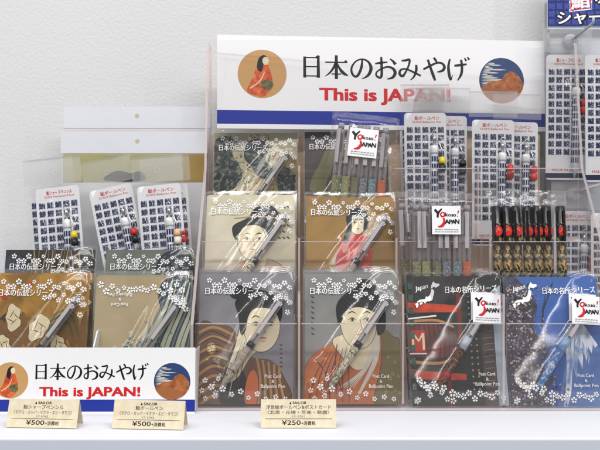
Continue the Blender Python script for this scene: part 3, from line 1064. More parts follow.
def sushi_card(title, sub):
    F = Flat(base=0.3 * MM)
    F.rrect(-SW / 2, SW / 2, 0, SH, 4, WHITE)
    F.text(title, 2, SH - 8.2, 5.2, RED, .02, 'C', width=29)
    F.text(sub, 2, SH - 12.0, 3.4, RED, .012, 'C', width=34)
    i = 0
    F.layer += 1
    base = F.layer
    for r in range(11):
        for c in range(5):
            u, v = -18.4 + 9.2 * c, SH - 20.5 - 9.6 * r
            F.layer = base
            F.rect(u - 3.7, u + 3.7, v - 3.9, v + 3.9, PALEBLUE, same=True)
            F.layer = base + 1
            F.text(FISH[i % len(FISH)], u, v - 2.9, 7.6, NAVY, .03, 'C', same=True)
            i += 1
    F.layer = base + 2
    F.text('MADE IN JAPAN', 0, 10.5, 4.2, RED, .015, 'C', width=34)
    F.rect(-SW / 2, SW / 2, 2, 8, NAVY)
    return F.mesh('card')


def sushi_film(seed):
    B = MB()
    w, h = 29.0, SH + SHEAD
    nu, nv = 22, 60
    P, Q1, Q2 = [], [], []
    for j in range(nv + 1):
        for i in range(nu + 1):
            u, v = -w + 2 * w * i / nu, -1 + (h + 1) * j / nv
            bulge = 9.5 * math.exp(-((u - 9) / 11) ** 2) * max(0, min(1, (SH - 28 - v) / 14))
            fall = 1.2 * noise.noise(Vector((u * .06 + seed, v * .035, seed))) + .5 * noise.noise(Vector((u * .15, v * .12, seed + 3)))
            e = min(1, max(0, (w - abs(u)) / 5))
            P.append((u * MM, -(1.0 + (bulge + fall) * e) * MM, v * MM))
    for j in range(nv):
        for i in range(nu):
            a = j * (nu + 1) + i
            (Q2 if j / nv * (h + 1) - 1 > SH + 2 else Q1).append((a, a + 1, a + nu + 2, a + nu + 1))
    B.add(P, Q1, FILM, True)
    B.add(P, Q2, FILM_HAZY, True)
    # hang hole rim
    n = 18
    P = []
    for k in range(n):
        a = 2 * math.pi * k / n
        for rr in (2.7, 3.15):
            P.append((rr * math.cos(a) * MM, -3.2 * MM, (SH + 17 + rr * math.sin(a)) * MM))
    B.add(P, [(2 * k, 2 * k + 1, (2 * k + 3) % (2 * n), (2 * k + 2) % (2 * n)) for k in range(n)], clear('hole_rim', (.97, .97, .96), haze=.38, haze_col=(.95, .93, .9), rough=.15))
    # folded top edge
    B.box(-w * MM, w * MM, -2.2 * MM, -0.4 * MM, (h - 1.0) * MM, (h + .3) * MM, FILM_CREASE)
    return B.mesh('sleeve')


def sushi_pen(charm):
    b = MB()
    r = 4.3 * MM
    b.lathe([(0.0006, 0), (0.0028, .010), (r, .014), (r, .098)], ink('sushi_barrel', (206, 212, 226), .3), 16)
    rnd = random.Random(1)
    for row in range(9):
        for k in range(5):
            a = math.pi * (1.08 + .21 * k)
            z = .018 + row * .0088
            v = []
            for da, dz in ((-.22, 0), (.22, 0), (.22, .0062), (-.22, .0062)):
                v.append(((r + .0002) * math.cos(a + da), (r + .0002) * math.sin(a + da), z + dz))
            b.add(v, [(0, 1, 2, 3)], NAVY)
    pen = b.mesh('pen')
    c = MB()
    c.lathe([(r * 1.12, .098), (r * 1.18, .1), (r * 1.18, .1055), (r * .9, .108)], ink('cap_white', (232, 232, 232), .3), 16)
    cap = c.mesh('cap')
    k = MB()
    k.lathe([(.0016, .108), (.0016, .113), (.0026, .114), (.0022, .118), (.0006, .120)], CHROME, 12)
    pts = [(.0024 * math.cos(a) , -.001, .1225 + .0034 * math.sin(a)) for a in [2 * math.pi * i / 12 for i in range(13)]]
    k.tube(pts, .0006, CHROME, 6)
    k.tube([(.002, -.002, .114), (.006, -.004, .108), (.0085, -.005, .100), (.0085, -.005, .094)], .0006, CHROME, 6)
    clasp = k.mesh('clasp')
    q = MB()
    top, low = charm
    q.lathe([(.0006, .094), (.0034, .0925), (.0040, .089), (.0040, .086), (.0006, .0855)], top, 12, Matrix.Translation((.0085, -.005, 0)))
    q.lathe([(.0006, .0853), (.0040, .0845), (.0042, .079), (.0034, .0765), (.0006, .076)], low, 12, Matrix.Translation((.0085, -.005, 0)))
    return pen, cap, clasp, q.mesh('charm')


CHARM = {
    'egg': (ink('charm_yellow', (222, 196, 44), .35), ink('charm_black', (30, 30, 32), .35)),
    'tuna': (ink('charm_red', (196, 44, 36), .35), ink('charm_red', (196, 44, 36), .35)),
    'shrimp': (ink('charm_salmon', (226, 180, 140), .4), ink('charm_rice', (226, 220, 206), .4)),
    'roe': (ink('charm_red', (196, 44, 36), .35), ink('charm_black', (30, 30, 32), .35)),
    'roll': (ink('charm_black', (30, 30, 32), .35), ink('charm_black', (30, 30, 32), .35)),
}


def sushi_pack(kind, charm, label, top, tilt=12, roll=0.0, yaw=0.0, group='white fish character pen packs', pen=True):
    root = empty('sushi_pen_pack')
    if ('card', kind) not in SUSHI_MESH:
        SUSHI_MESH[('card', kind)] = sushi_card(*{'pencil': ('鮨シャープペンシル', 'SUSHI Mechanical Pencil'), 'ball': ('鮨ボールペン', 'SUSHI Ballpoint Pen')}[kind])
    if ('film', kind) not in SUSHI_MESH: SUSHI_MESH[('film', kind)] = sushi_film(1.3 if kind == 'ball' else 5.7)
    link(bpy.data.objects.new('card', SUSHI_MESH[('card', kind)]), root)
    if pen:
        if charm not in SUSHI_MESH: SUSHI_MESH[charm] = sushi_pen(CHARM[charm])
        pm, cm, km, qm = SUSHI_MESH[charm]
        p = link(bpy.data.objects.new('pen', pm), root)
        p.location = (8 * MM, -5.6 * MM, 2 * MM)
        p.rotation_euler = (0, R(1.0), 0)
        for nm, me in (('cap', cm), ('clasp', km), ('charm', qm)):
            link(bpy.data.objects.new(nm, me), p)
    link(bpy.data.objects.new('sleeve', SUSHI_MESH[('film', kind)]), root)
    tag(root, label, 'pen pack', group)
    place_top(root, top, SH * MM, tilt, roll, yaw)
    return root


# ------------------------------------------------------------------ bagged pens
def bag_mesh(w, h, seed, top_crease=10, mat=BAGFILM):
    B = MB()
    nu, nv = 44, 50
    P, Q1, Q2 = [], [], []
    for j in range(nv + 1):
        for i in range(nu + 1):
            u, v = -w / 2 + w * i / nu, -2 + (h + 2) * j / nv
            e = min(1, (w / 2 - abs(u)) / 5)
            t = max(0, (v - (h - top_crease)) / top_crease)
            body = (13.0 if mat is BAGFILM else 10.5) * (1 - .75 * t) + .5 * math.cos(u * 2 * math.pi / 11)
            wr = 1.8 * noise.noise(Vector((u * .06 + seed, v * .05, seed))) + 2.6 * t * noise.noise(Vector((u * .22, v * .25, seed)))
            P.append((u * MM, -(body + wr) * e * MM, v * MM))
    for j in range(nv):
        for i in range(nu):
            a = j * (nu + 1) + i
            (Q2 if j / nv * (h + 2) - 2 > h - top_crease else Q1).append((a, a + 1, a + nu + 2, a + nu + 1))
    B.add(P, Q1, mat, True)
    B.add(P, Q2, FILM_CREASE, True)
    return B.mesh('bag')


def sticker_mesh(s):
    F = Flat()
    yokoso(F, 0, 0, s, 0)
    return F.mesh('sticker')


def clear_bundle(label, top, tilt, roll, n=6, sticker=(6, 80, 33)):
    root = empty('bagged_pens')
    tones = [('s1', (motif('deco_green', (98, 112, 74), (200, 190, 150), (60, 66, 44)), [])), ('s2', (motif('deco_moss', (128, 132, 92), (206, 196, 160), (70, 92, 52)), [])),
             ('s3', (motif('deco_sage', (106, 116, 96), (176, 140, 90), (60, 60, 50)), [])), ('s4', (motif('deco_slate', (94, 104, 114), (190, 196, 200), (60, 66, 74)), [])),
             ('s5', (motif('deco_teal', (92, 118, 126), (190, 200, 200), (70, 84, 96)), [])), ('s6', (motif('deco_rust', (190, 96, 64), (214, 160, 120), (120, 50, 36)), []))]
    for k in range(n):
        key, st = tones[k % 6]
        add_pen(key, st, root, ((-(n - 1) / 2 + k) * 10.6 * MM, -5 * MM, 0), (0, R(random.uniform(-1.4, 1.4)), R(random.uniform(-25, 25)))).scale = (1.2, 1.15, 1)
    if sticker:
        s = link(bpy.data.objects.new('sticker', sticker_mesh(sticker[2])), root)
        s.location = (sticker[0] * MM, -16.2 * MM, sticker[1] * MM)
    link(bpy.data.objects.new('bag', bag_mesh(n * 10.6 + 15, 132, 2.0 + roll)), root)
    tag(root, label, 'pen set', 'bagged sets of pens')
    place_top(root, top, 118 * MM, tilt, roll)
    return root


def black_bundle(label, top, tilt):
    root = empty('bagged_pens')
    gold = mottle('maki_gold', [(0.48, (24, 22, 20)), (0.53, (150, 132, 80)), (0.58, (176, 160, 104)), (0.62, (150, 38, 30)), (0.68, (40, 60, 40)), (0.74, (170, 150, 96))], 240, .35, stretch=(1, 1, .6))
    blk = ink('lacquer_black', (16, 16, 18), .22, spec=.5)
    b = MB()
    r = 5.3 * MM
    b.lathe([(0.0004, 0), (0.0011, .004), (0.0030, .011), (r, .0125), (r, .117), (r * .8, .118)], blk, 18)
    b.lathe([(r * 1.01, .016), (r * 1.01, .083)], gold, 18)
    b.lathe([(r * 1.02, .0965), (r * 1.02, .0985)], gold, 18)
    pm = b.mesh('pen')
    f = Flat()
    rnd = random.Random(3)
    f.oval(0, 0, 4.6, 5.6, RED, n=18)
    f.stroke([(-2.5, -1, .8), (0, 1.5, 1), (2.5, 0, .8)], TAN)
    f.flower(0, 2.4, 1.8, TAN)
    em = f.mesh('emblem')
    k = MB()
    k.box(-.0013, .0013, -r - .003, -r - .0018, .078, .112, ink('clip_black', (24, 24, 26), .25))
    k.box(-.0013, .0013, -r - .0018, -r * .6, .108, .112, ink('clip_black', (24, 24, 26), .25))
    km = k.mesh('clip')
    for i in range(7):
        p = link(bpy.data.objects.new('pen', pm), root)
        p.location = ((-3 + i) * 11.2 * MM + (2.5 * MM if i == 6 else 0), -5 * MM, 0)
        p.rotation_euler = (0, R(random.uniform(-1, 1)), 0)
        e = link(bpy.data.objects.new('emblem', em), p)
        e.location = (.3 * MM, -r - .0006, .090)
        c = link(bpy.data.objects.new('clip', km), p)
        c.rotation_euler = (0, 0, R(-35 + 8 * i))
    link(bpy.data.objects.new('bag', bag_mesh(92, 136, 7.7, 18, FILM)), root)
    tag(root, label, 'pen set', 'bagged sets of pens')
    place_top(root, top, 118 * MM, tilt)
    return root


# ================================================================== THE SETTING
def build_wall():
    m, nt, out = new_mat('plaster')
    N, L = nt.nodes, nt.links
    b = N.new('ShaderNodeBsdfPrincipled')
    b.inputs['Roughness'].default_value = .75
    b.inputs['Specular IOR Level'].default_value = .25
    tc = N.new('ShaderNodeTexCoord')
    n1 = N.new('ShaderNodeTexNoise'); n1.inputs['Scale'].default_value = 260; n1.inputs['Detail'].default_value = 3; n1.inputs['Roughness'].default_value = .45
    n2 = N.new('ShaderNodeTexNoise'); n2.inputs['Scale'].default_value = 3; n2.inputs['Detail'].default_value = 2
    rp = N.new('ShaderNodeValToRGB')
    rp.color_ramp.elements[0].position = .32; rp.color_ramp.elements[1].position = .68
    bp = N.new('ShaderNodeBump'); bp.inputs['Distance'].default_value = .0003; bp.inputs['Strength'].default_value = .8
    mx = N.new('ShaderNodeMix'); mx.data_type = 'RGBA'
    mx.inputs[6].default_value = srgb(209, 209, 211); mx.inputs[7].default_value = srgb(220, 219, 219)
    for n in (n1, n2): L.new(tc.outputs['Object'], n.inputs['Vector'])
    L.new(n1.outputs['Fac'], rp.inputs[0]); L.new(rp.outputs[0], bp.inputs['Height'])
    L.new(n2.outputs['Fac'], mx.inputs[0]); L.new(mx.outputs[2], b.inputs['Base Color'])
    L.new(bp.outputs[0], b.inputs['Normal']); L.new(b.outputs[0], out.inputs[0])
    B = MB()
    B.add([(-1.6, 0, -.5), (1.6, 0, -.5), (1.6, 0, 1.4), (-1.6, 0, 1.4)], [(0, 1, 2, 3)], m)
    tag(B.build('wall'), kind='structure')


SHELF_Y = -.328


def build_shelf():
    B = MB()
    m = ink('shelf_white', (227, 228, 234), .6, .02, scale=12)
    r = .0022
    prof = [(-.001, 0)]
    for k in range(9):
        a = R(90 + 90 * k / 8)
        prof.append((SHELF_Y + r + r * math.cos(a), -r + r * math.sin(a)))
    v, f = [], []
    B.add([(-1.5, SHELF_Y, -r), (1.5, SHELF_Y, -r), (1.5, SHELF_Y, -.3), (-1.5, SHELF_Y, -.3)], [(0, 3, 2, 1)], ink('shelf_front_shaded', (206, 212, 223), .6, .015, scale=30))  # greyer than the top: dimmer light on the upright face painted in
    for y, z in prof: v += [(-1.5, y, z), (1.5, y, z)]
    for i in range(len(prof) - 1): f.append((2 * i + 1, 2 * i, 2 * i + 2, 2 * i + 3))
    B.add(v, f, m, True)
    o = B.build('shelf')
    tag(o, kind='structure')


build_wall()
build_shelf()

# ================================================================== ACRYLIC RACK
XL, XR = -.111, .328
rack = empty('acrylic_display_rack', ((XL + XR) / 2, -.12, 0))
tag(rack, 'clear three tier acrylic rack with tan back board holding the pens and postcards', 'display rack')
rx = rack.location


def rpart(name, B):
    for i, p in enumerate(B.v): B.v[i] = (p[0] - rx.x, p[1] - rx.y, p[2])
    return B.build(name, rack)


def side_panel(x):
    B = MB()
    prof = [(-.2185, 0), (-.2185, .088), (-.158, .170), (-.093, .254), (-.068, .405), (-.034, .405), (-.034, 0)]
    t = .003
    n = len(prof)
    v = [(x, y, z) for y, z in prof] + [(x + t, y, z) for y, z in prof]
    tri = tessellate_polygon([[Vector((y, z, 0)) for y, z in prof]])
    B.add(v, [tuple(q) for q in tri] + [tuple(i + n for i in q) for q in tri], ACRYL)
    B.add(v, [(i, (i + 1) % n, (i + 1) % n + n, i + n) for i in range(n)], ACRYL_EDGE)
    return rpart('side_panel', B)


side_panel(XL)
side_panel(XR - .003)
B = MB()
B.box(XL + .003, XR - .003, -.2160, -.034, .0005, .0035, ACRYL, RIM)
rpart('base_plate', B)
B = MB()
B.box(XL + .004, .294, -.0335, -.0315, .0, .30, mottle('cork_board', [(0.3, (240, 210, 180)), (0.7, (248, 224, 198))], 260, .8))
rpart('back_board', B)
TIERS = [(-.2185, .0045, .0885), (-.1570, .089, .1705), (-.0930, .173, .2540)]
XD = [XL + .003, -.0010, .1048, .2070, XR - .003]
for ti, (y, z0, z1) in enumerate(TIERS):
    if ti:
        B = MB()
        B.box(XL + .003, XR - .003, y + .0025, y + .055, z0 - .0005, z0 + .0025, ACRYL, ACRYL_EDGE)
        rpart('tier_floor', B)
    for k in range(4):
        if ti == 2 and k < 2: continue
        B = MB()
        B.box(XD[k] + .0022, XD[k + 1] - .0022, y, y + .0022, z0, z1, ACRYL, ACRYL_EDGE)
        B.box(XD[k] + .0022, XD[k + 1] - .0022, y - .0003, y + .0025, z1 + .0001, z1 + .0011, RIM)
        rpart('pocket_front', B)
    for k in (1, 2, 3):
        B = MB()
        B.box(XD[k] - .0012, XD[k] + .0012, y + .0025, y + .050, z0 + .0028, z1 + (.030 if ti == 0 else .004), ACRYL, ACRYL_EDGE)
        rpart('divider', B)
# low tier lip strips that catch the light
B = MB()
B.box(XL + .003, XR - .003, -.0950, -.0935, .250, .2535, ACRYL, ACRYL_EDGE)
rpart('lip_strip', B)

# header sign
HD = 1.048
p0, p1 = at(217, 130, 1.030), at(549, 130, 1.066)
hw = (p1 - p0).length / MM
F = Flat(base=.3 * MM)
kx = hw / 332.0                     # mm per photo pixel on the sign
hh = 92 * kx * 1.0
F.box(-hw / 2 * MM, hw / 2 * MM, -.2 * MM, .6 * MM, 0, hh * MM, WHITE)
U = lambda px: (px - 383) * kx
V = lambda py: (130 - py) * kx
sign_face(F, hw, hh, V(80.5), 25 * kx, 24.6 * kx, U(297), V(101), 130 * kx, 17.2 * kx, (U(261), V(76)), (U(501), V(79)), 24 * kx, 23 * kx, (V(125.5), V(112)))
hs = F.build('header_sign')
hs.location = (p0 + p1) / 2
hs.rotation_euler = (R(-3), 0, math.atan2((p1 - p0).y, (p1 - p0).x))
tag(hs, "wide white header sign with blue stripe and two round pictures atop the clear rack", 'sign')
# clear cover over the header
B = MB()
B.box(XL + .003, XR - .003, -.0800, -.0785, .262, .405, clear('cover_acrylic', (0.99, 0.985, 0.985), haze=.006, rough=.05, gain=.45, bump=.0003, bscale=14, cap=.10), ACRYL_EDGE)
rpart('cover_sheet', B)

# ================================================================== PACKS IN THE RACK
G1 = 'postcard packs in the front pockets of the rack'
G2 = 'postcard packs in the middle tier'
G3 = 'postcard packs in the top tier'
a = pack(art_grey, 'trad', 'grey', "slate grey pack with striped brown robe print, in the leftmost front pocket", G1, (247, 274, .938))
behind(a, 1, 'pack directly behind the front striped brown robe pack, only its top edge showing')
behind(a, 2, 'hindmost pack behind the striped brown robe pack, only its top edge showing', dx=.0015)
b = pack(art_orange, 'trad', 'ivory', "pack with orange robed portrait print, in a front pocket", G1, (351, 274, .938))
behind(b, 1, 'pack directly behind the front orange robed portrait pack, only its top edge showing')
behind(b, 2, 'hindmost pack behind the orange robed portrait pack, only its top edge showing', dx=-.001)
c = pack(art_lantern, 'place', 'dark', 'pack with dark red lantern photo and white logo sticker in the front pocket', G1, (452.5, 276, .938), roll=-.6)
behind(c, 1, 'pack directly behind the front red lantern pack, only its top edge showing')
behind(c, 2, 'hindmost pack behind the red lantern pack, only its top edge showing', dx=-.0015)
d = pack(art_fuji, 'place', 'blue', "pack with blue sky and snowy mountain photo in the front pocket", G1, (549.5, 277, .938), roll=.4)
behind(d, 1, 'pack directly behind the front snowy mountain pack, only its top edge showing')
behind(d, 2, 'hindmost pack behind the snowy mountain pack, only its top edge showing', dx=-.002)

e = pack(art_lady, 'trad', 'ivory', "pale bone coloured pack with print of a black haired lady, middle tier", G2, (251, 196, .988))
behind(e, 1, 'pack behind the pale lady print in the middle tier, only its top edge showing', dx=.001)
f = pack(art_red, 'trad', 'grey', 'pack with gold print of a figure in a red robe, middle tier', G2, (350, 197, .988), roll=.4)
behind(f, 1, 'pack behind the gold and red robe print, only its top edge showing')
g = pack(art_olive, 'trad', 'grey', "olive pack printed with dark leaves, top tier under the header sign", G3, (256, 133, 1.052), tilt=12)
h = pack(art_dark, 'trad', 'grey', 'dim grey and olive pack half hidden behind the tilted bag of clear pens', G3, (346, 132, 1.052), tilt=12)

clear_bundle("tilted bag of clear pens with white sticker, overlapping the header's blue stripe", (365, 127, 1.012), 8, 6.5, sticker=(-1, 95, 33))
clear_bundle("upright bag of clear pens with white sticker, beside the red robe pack", (440, 206, .958), 8, 0.5, sticker=(4, 100, 31))
clear_bundle('bag of clear pens without a visible sticker, behind the upright stickered bag', (427, 204, .975), 8, -.8, sticker=None)
black_bundle('bag of black lacquer pens with red and gold emblems in the middle tier', (525, 207, .962), 8)

sushi_pack('ball', 'tuna', "fish character pen pack mostly hidden behind the yellow charmed one in the rack", (420, 116, 1.052), 5, -1.0)
sushi_pack('ball', 'roll', "half covered fish character pen pack with an all black charm", (446, 116, 1.046), 5, 0.6)
sushi_pack('ball', 'egg', "fish character pen pack with yellow and black charm, in the rack's top tier", (425, 113, 1.034), 5, 0)
sushi_pack('ball', 'tuna', "half covered fish character pen pack with red charm, in the rack's top tier", (517, 122, 1.046), 5, 1.6)
sushi_pack('ball', 'tuna', "uncovered fish character pen pack with red charm, below the header's round hill picture", (493, 120, 1.034), 5, 1.0)

# ================================================================== LEFT COUNTER BOX
bx0, bx1 = at(-13, 400, .872).x, at(195, 400, .872).x
bY = CAMY + .872
box = empty('counter_display_box', ((bx0 + bx1) / 2, bY, 0))
tag(box, 'white cardboard counter box with a small souvenir sign on its front, at the left', 'display box')


def bpart(name, B):
    for i, p in enumerate(B.v): B.v[i] = (p[0] - box.location.x, p[1] - box.location.y, p[2])
    return B.build(name, box)


W = (bx1 - bx0) / MM
kx = .872 / FPX / MM
F = Flat(base=1.3 * MM)
U = lambda px: (px - 91) * kx
V = lambda py: (414 - py) * kx
F.box(bx0 * MM * 0 - W / 2 * MM, W / 2 * MM, -1.2 * MM, .6 * MM, .0006, V(348.5) * MM, WHITE)
sign_face(F, W, V(348.5), V(381), 17.3 * kx, 16.6 * kx, U(32), V(396.5), 100 * kx, 12.6 * kx, (U(10), V(381)), (U(172), V(382)), 18 * kx, 18.3 * kx, (V(412), V(400)))
fp = F.build('front_panel', box)
fp.rotation_euler = (R(-4), 0, 0)
CARD = ink('carton_white', (222, 222, 224), .6, .03)
B = MB()
B.box(bx0, bx0 + .0012, bY + .006, bY + .19, .0006, .062, CARD)
B.box(bx1 - .0012, bx1, bY + .006, bY + .19, .0006, .062, CARD)
B.box(bx0, bx1, bY + .19, bY + .1912, .0006, .088, CARD)
bpart('carton', B)
B = MB()
dxm = at(94, 340, .885).x
v = [(dxm, bY + .008, .0008), (dxm, bY + .008, .066), (dxm, bY + .024, .080), (dxm, bY + .060, .080), (dxm, bY + .188, .078), (dxm, bY + .188, .0008)]
v += [(x + .0015, y, z) for x, y, z in v]
B.add(v, [(0, 1, 2, 3, 4, 5), (11, 10, 9, 8, 7, 6)] + [(i, (i + 1) % 6, (i + 1) % 6 + 6, i + 6) for i in range(6)], CARD)
bpart('divider', B)
B = MB()
dark = ink('carton_inside_shadow', (120, 118, 120), .7, .05)  # interior shadow of the white carton, painted as dark grey steps
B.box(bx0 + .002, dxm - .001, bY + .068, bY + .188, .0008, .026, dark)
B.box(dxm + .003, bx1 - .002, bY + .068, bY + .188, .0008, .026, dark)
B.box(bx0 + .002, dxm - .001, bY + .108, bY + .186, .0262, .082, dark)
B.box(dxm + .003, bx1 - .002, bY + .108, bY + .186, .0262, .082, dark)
bpart('inner_steps', B)

GL = 'postcard packs in the white counter box'
p = pack(art_cloud, 'trad', 'grey', 'amber brown pack with cream cloud shapes, front left of the white counter box', GL, (42.5, 275, .918), tilt=14)
behind(p, 1, 'pack directly behind the amber cloud pack in the counter box, only its edge showing', dx=.002)
p = pack(art_stream, 'flip', 'green', "sandy pack with navy and cream streaks and upside down lettering in counter box", GL, (144, 277, .918), tilt=14)
behind(p, 1, 'pack directly behind the sandy streaked pack in the counter box, only its edge showing', dx=-.001)
pack(art_bamboo, 'trad', 'grey', 'dark pack with thin tan stems, second row at the left of the counter box', GL, (51, 250, .972), tilt=12)
pack(art_mist, 'trad', 'grey', 'misty grey green pack, second row at the right of the counter box', GL, (151, 250, .972), tilt=12)

GS = 'white fish character pen packs'
sushi_pack('pencil', 'tuna', 'fish character pencil pack behind the leftmost one, only its left edge showing', (49.5, 187, 1.012), 8, -6.6)
sushi_pack('pencil', 'egg', 'leftmost fish character pencil pack, leaning left, with yellow and black charm', (57, 187, .998), 8, -6.3)
sushi_pack('ball', 'roe', 'fish character pen pack leaning most, middle of the counter box, red and black charm', (110, 187, 1.004), 8, -13)
sushi_pack('ball', 'tuna', "fish character pen pack behind the pale charmed one, only its right edge showing", (166, 185, 1.012), 8, -5)
sushi_pack('ball', 'shrimp', "fish character pen pack with pale salmon charm, in the counter box", (158.5, 185, .998), 8, -6)


def pouch(label, px0, px1, py_top, d, head_px, art, hole):
    root = empty('hanging_pouch')
    pc = at((px0 + px1) / 2, py_top, d)
    w = (px1 - px0) * d / FPX / MM
    hp = head_px * d / FPX / MM
    H = pc.z / MM - 82
    F = Flat(base=.6 * MM)
    F.box(-w / 2 * MM, w / 2 * MM, -.4 * MM, .4 * MM, (H - hp) * MM, H * MM, ink('header_paper', (218, 220, 226), .55, .03, scale=14, bump=.0012))
    F.stroke([(-w / 2, H - hp - .4, .5), (w / 2, H - hp - .4, .5)], ink('header_rim', (180, 150, 150), .5), 0)
    F.oval(hole[0], H - hp * hole[1], 2.6, 2.5, ink('hole_tan', (196, 186, 160), .5), n=18)
    F.build('header_card', root)
    F = Flat(base=.5 * MM)
    F.box(-w / 2 * .985 * MM, w / 2 * .985 * MM, -.3 * MM, .3 * MM, 0, (H - hp - .8) * MM, WHITE)
    art(F, w * .97, H - hp - 1)
    F.build('picture_sheet', root)
    B = MB()
    nu, nv = 24, 30
    P, Q = [], []
    for j in range(nv + 1):
        for i in range(nu + 1):
            u, v = -w / 2 - 1 + (w + 2) * i / nu, (H - hp) * j / nv
            P.append((u * MM, -(2.0 + .8 * noise.noise(Vector((u * .04, v * .04, px0)))) * MM, v * MM))
    for j in range(nv):
        for i in range(nu):
            k = j * (nu + 1) + i
            Q.append((k, k + 1, k + nu + 2, k + nu + 1))
    B.add(P, Q, FILM, True)
    B.build('film', root)
    tag(root, label, 'pouch', 'white topped pouches at the back of the counter box')
    root.location = (pc.x, pc.y, .082)
    root.rotation_euler = (R(-1), 0, 0)
    return root


def sheet_a(F, w, h):
    F.rect(-w / 2, w / 2, h - 34, h, mottle('sheet_lime', [(0.3, (176, 170, 110)), (0.7, (196, 190, 136))], 18))
    F.rect(w / 2 - 26, w / 2, h - 34, h, mottle('sheet_ochre', [(0.3, (170, 138, 74)), (0.7, (190, 158, 92))], 18))
    leaves_pts = [(-34, h - 32), (-30, h - 24), (-18, h - 20), (-4, h - 23), (8, h - 21), (12, h - 32)]
    F.shape(leaves_pts, mottle('sheet_navy', [(0.35, (16, 20, 40)), (0.6, (44, 50, 66))], 120))
    F.rect(-w / 2, w / 2, h - 33.6, h - 33.2, TAN)


def sheet_b(F, w, h):
    F.rect(-w / 2, w / 2, 0, h - 2, ink('sheet_pale', (220, 218, 220), .5, .03))
    F.rect(-w / 2, w / 2, h - 36, h - 30, ink('sheet_rose', (188, 150, 150), .5))


pouch('hindmost clear pouch with a tall white paper header, against the wall', 63, 210, 106, 1.058, 22, sheet_b, (0, .42))
pouch("clear pouch with white header above a yellow green picture strip", 60, 207, 131, 1.044, 22, sheet_a, (4, .45))

# ================================================================== RIGHT HANGING STAND
SD = 1.062
pl = at(546, 200, SD)
stand = empty('hanging_stand', (pl.x, pl.y, 0))
tag(stand, "hanging stand with a navy sign board and hooks, right behind the rack", 'display stand')


def spart(name, B):
    for i, p in enumerate(B.v): B.v[i] = (p[0] - stand.location.x, p[1] - stand.location.y, p[2])
    return B.build(name, stand)


kx = SD / FPX / MM
Y0 = pl.y
grey = ink('stand_grey', (150, 154, 160), .4, .04)
B = MB()
B.box(pl.x, pl.x + .0035, Y0 - .003, Y0 + .006, .001, .46, grey)
B.box(pl.x + .130, pl.x + .1335, Y0 - .003, Y0 + .006, .001, .46, grey)
B.box(pl.x - .004, pl.x + .138, Y0 - .03, Y0 + .028, .0008, .006, grey)
spart('frame', B)
B = MB()
B.box(pl.x + .004, pl.x + .1295, Y0 + .003, Y0 + .005, .03, at(0, 33, SD).z, ink('stand_panel', (196, 200, 208), .5, .03))
spart('back_panel', B)
F = Flat(base=1.2 * MM)
zb = at(0, 30.5, SD).z
w, hgt = 130.0, 90.0
F.box(0, w * MM, -1.0 * MM, 1.0 * MM, 0, hgt * MM, WHITE)
F.rect(0, w, 2.2, hgt, ink('board_navy', (36, 48, 118), .42, .05))
F.rect(0, w, 0, 1.6, ink('board_pale', (196, 212, 226), .45))
pale = ink('board_pattern', (74, 88, 160), .45)
i = 0
F.layer += 1
for r in range(8):
    for cc in range(13):
        F.text(FISH[i % len(FISH)], 5 + 9.4 * cc, 6 + 9.6 * r, 8, pale, .02, 'C', same=True)
        i += 1
F.poly([(26, 20.5), (54, 24), (54, 60), (26, 58)], WHITE)
F.poly([(27.5, 22), (52.5, 25.4), (52.5, 58.4), (27.5, 56.4)], RED)
F.text('鮨', 40, 27, 24, WHITE, .03, 'C', rot=6)
for mat, bo in ((BLACK, .10), (PRINTW, .03)):
    F.text('シャープ', 12.5, 7.0, 17.5, mat, bo, 'L', rot=2, width=74 if bo < .05 else 78)
    F.text('ペンシル', 84, 11, 17.5, mat, bo, 'L', rot=2, width=60)
    F.text('ボールペン', 58, 32, 17.5, mat, bo, 'L', rot=4, width=66)
sb = F.build('sign_board', stand)
sb.location = (.0, -.006, zb)


def hook(px0, py0, px1, py1, name, mat, r=.0016):
    B = MB()
    a_ = at(px0, py0, SD - .004)
    b_ = at(px1, py1, SD - .062)
    B.tube([a_, a_ * .5 + b_ * .5, b_, b_ + Vector((0, -.002, .006))], r, mat)
    c_ = Vector((a_.x, a_.y + .004, a_.z))
    Mx = Matrix.Translation(c_) @ Matrix.Rotation(R(90), 4, 'X')
    B.lathe([(.009, -.001), (.009, .003), (.006, .006), (.002, .007)], mat, 18, Mx)
    spart(name, B)


steel = ink('hook_grey', (176, 180, 188), .3, .03)
plast = ink('hook_white', (228, 228, 230), .4, .02)
hook(571, 41, 593, 23, 'hook', steel)
hook(574, 193, 606, 183, 'hook', plast, .0022)
GH = 'white fish character pen packs'
sushi_pack('pencil', 'tuna', 'hanging fish character pencil pack with red charm, upper hook of the right stand', (567, 55, 1.046), 0, .4)
sushi_pack('pencil', 'shrimp', 'hanging fish character pack cut by the right photo edge, upper hook in front', (606, 55, 1.030), 0, -.3)
sushi_pack('ball', 'tuna', 'hanging fish character pen pack on the lower hook, beside the black lacquer pens', (575, 211, 1.046), 0, .5)
sushi_pack('ball', 'egg', 'hanging fish character pack cut by the right photo edge, on the lower hook', (612, 213, 1.030), 0, -.3)

# ================================================================== PRICE TAGS
KRAFT = mottle('tag_paper', [(0.3, (216, 203, 172)), (0.7, (230, 219, 192))], 120, .7)


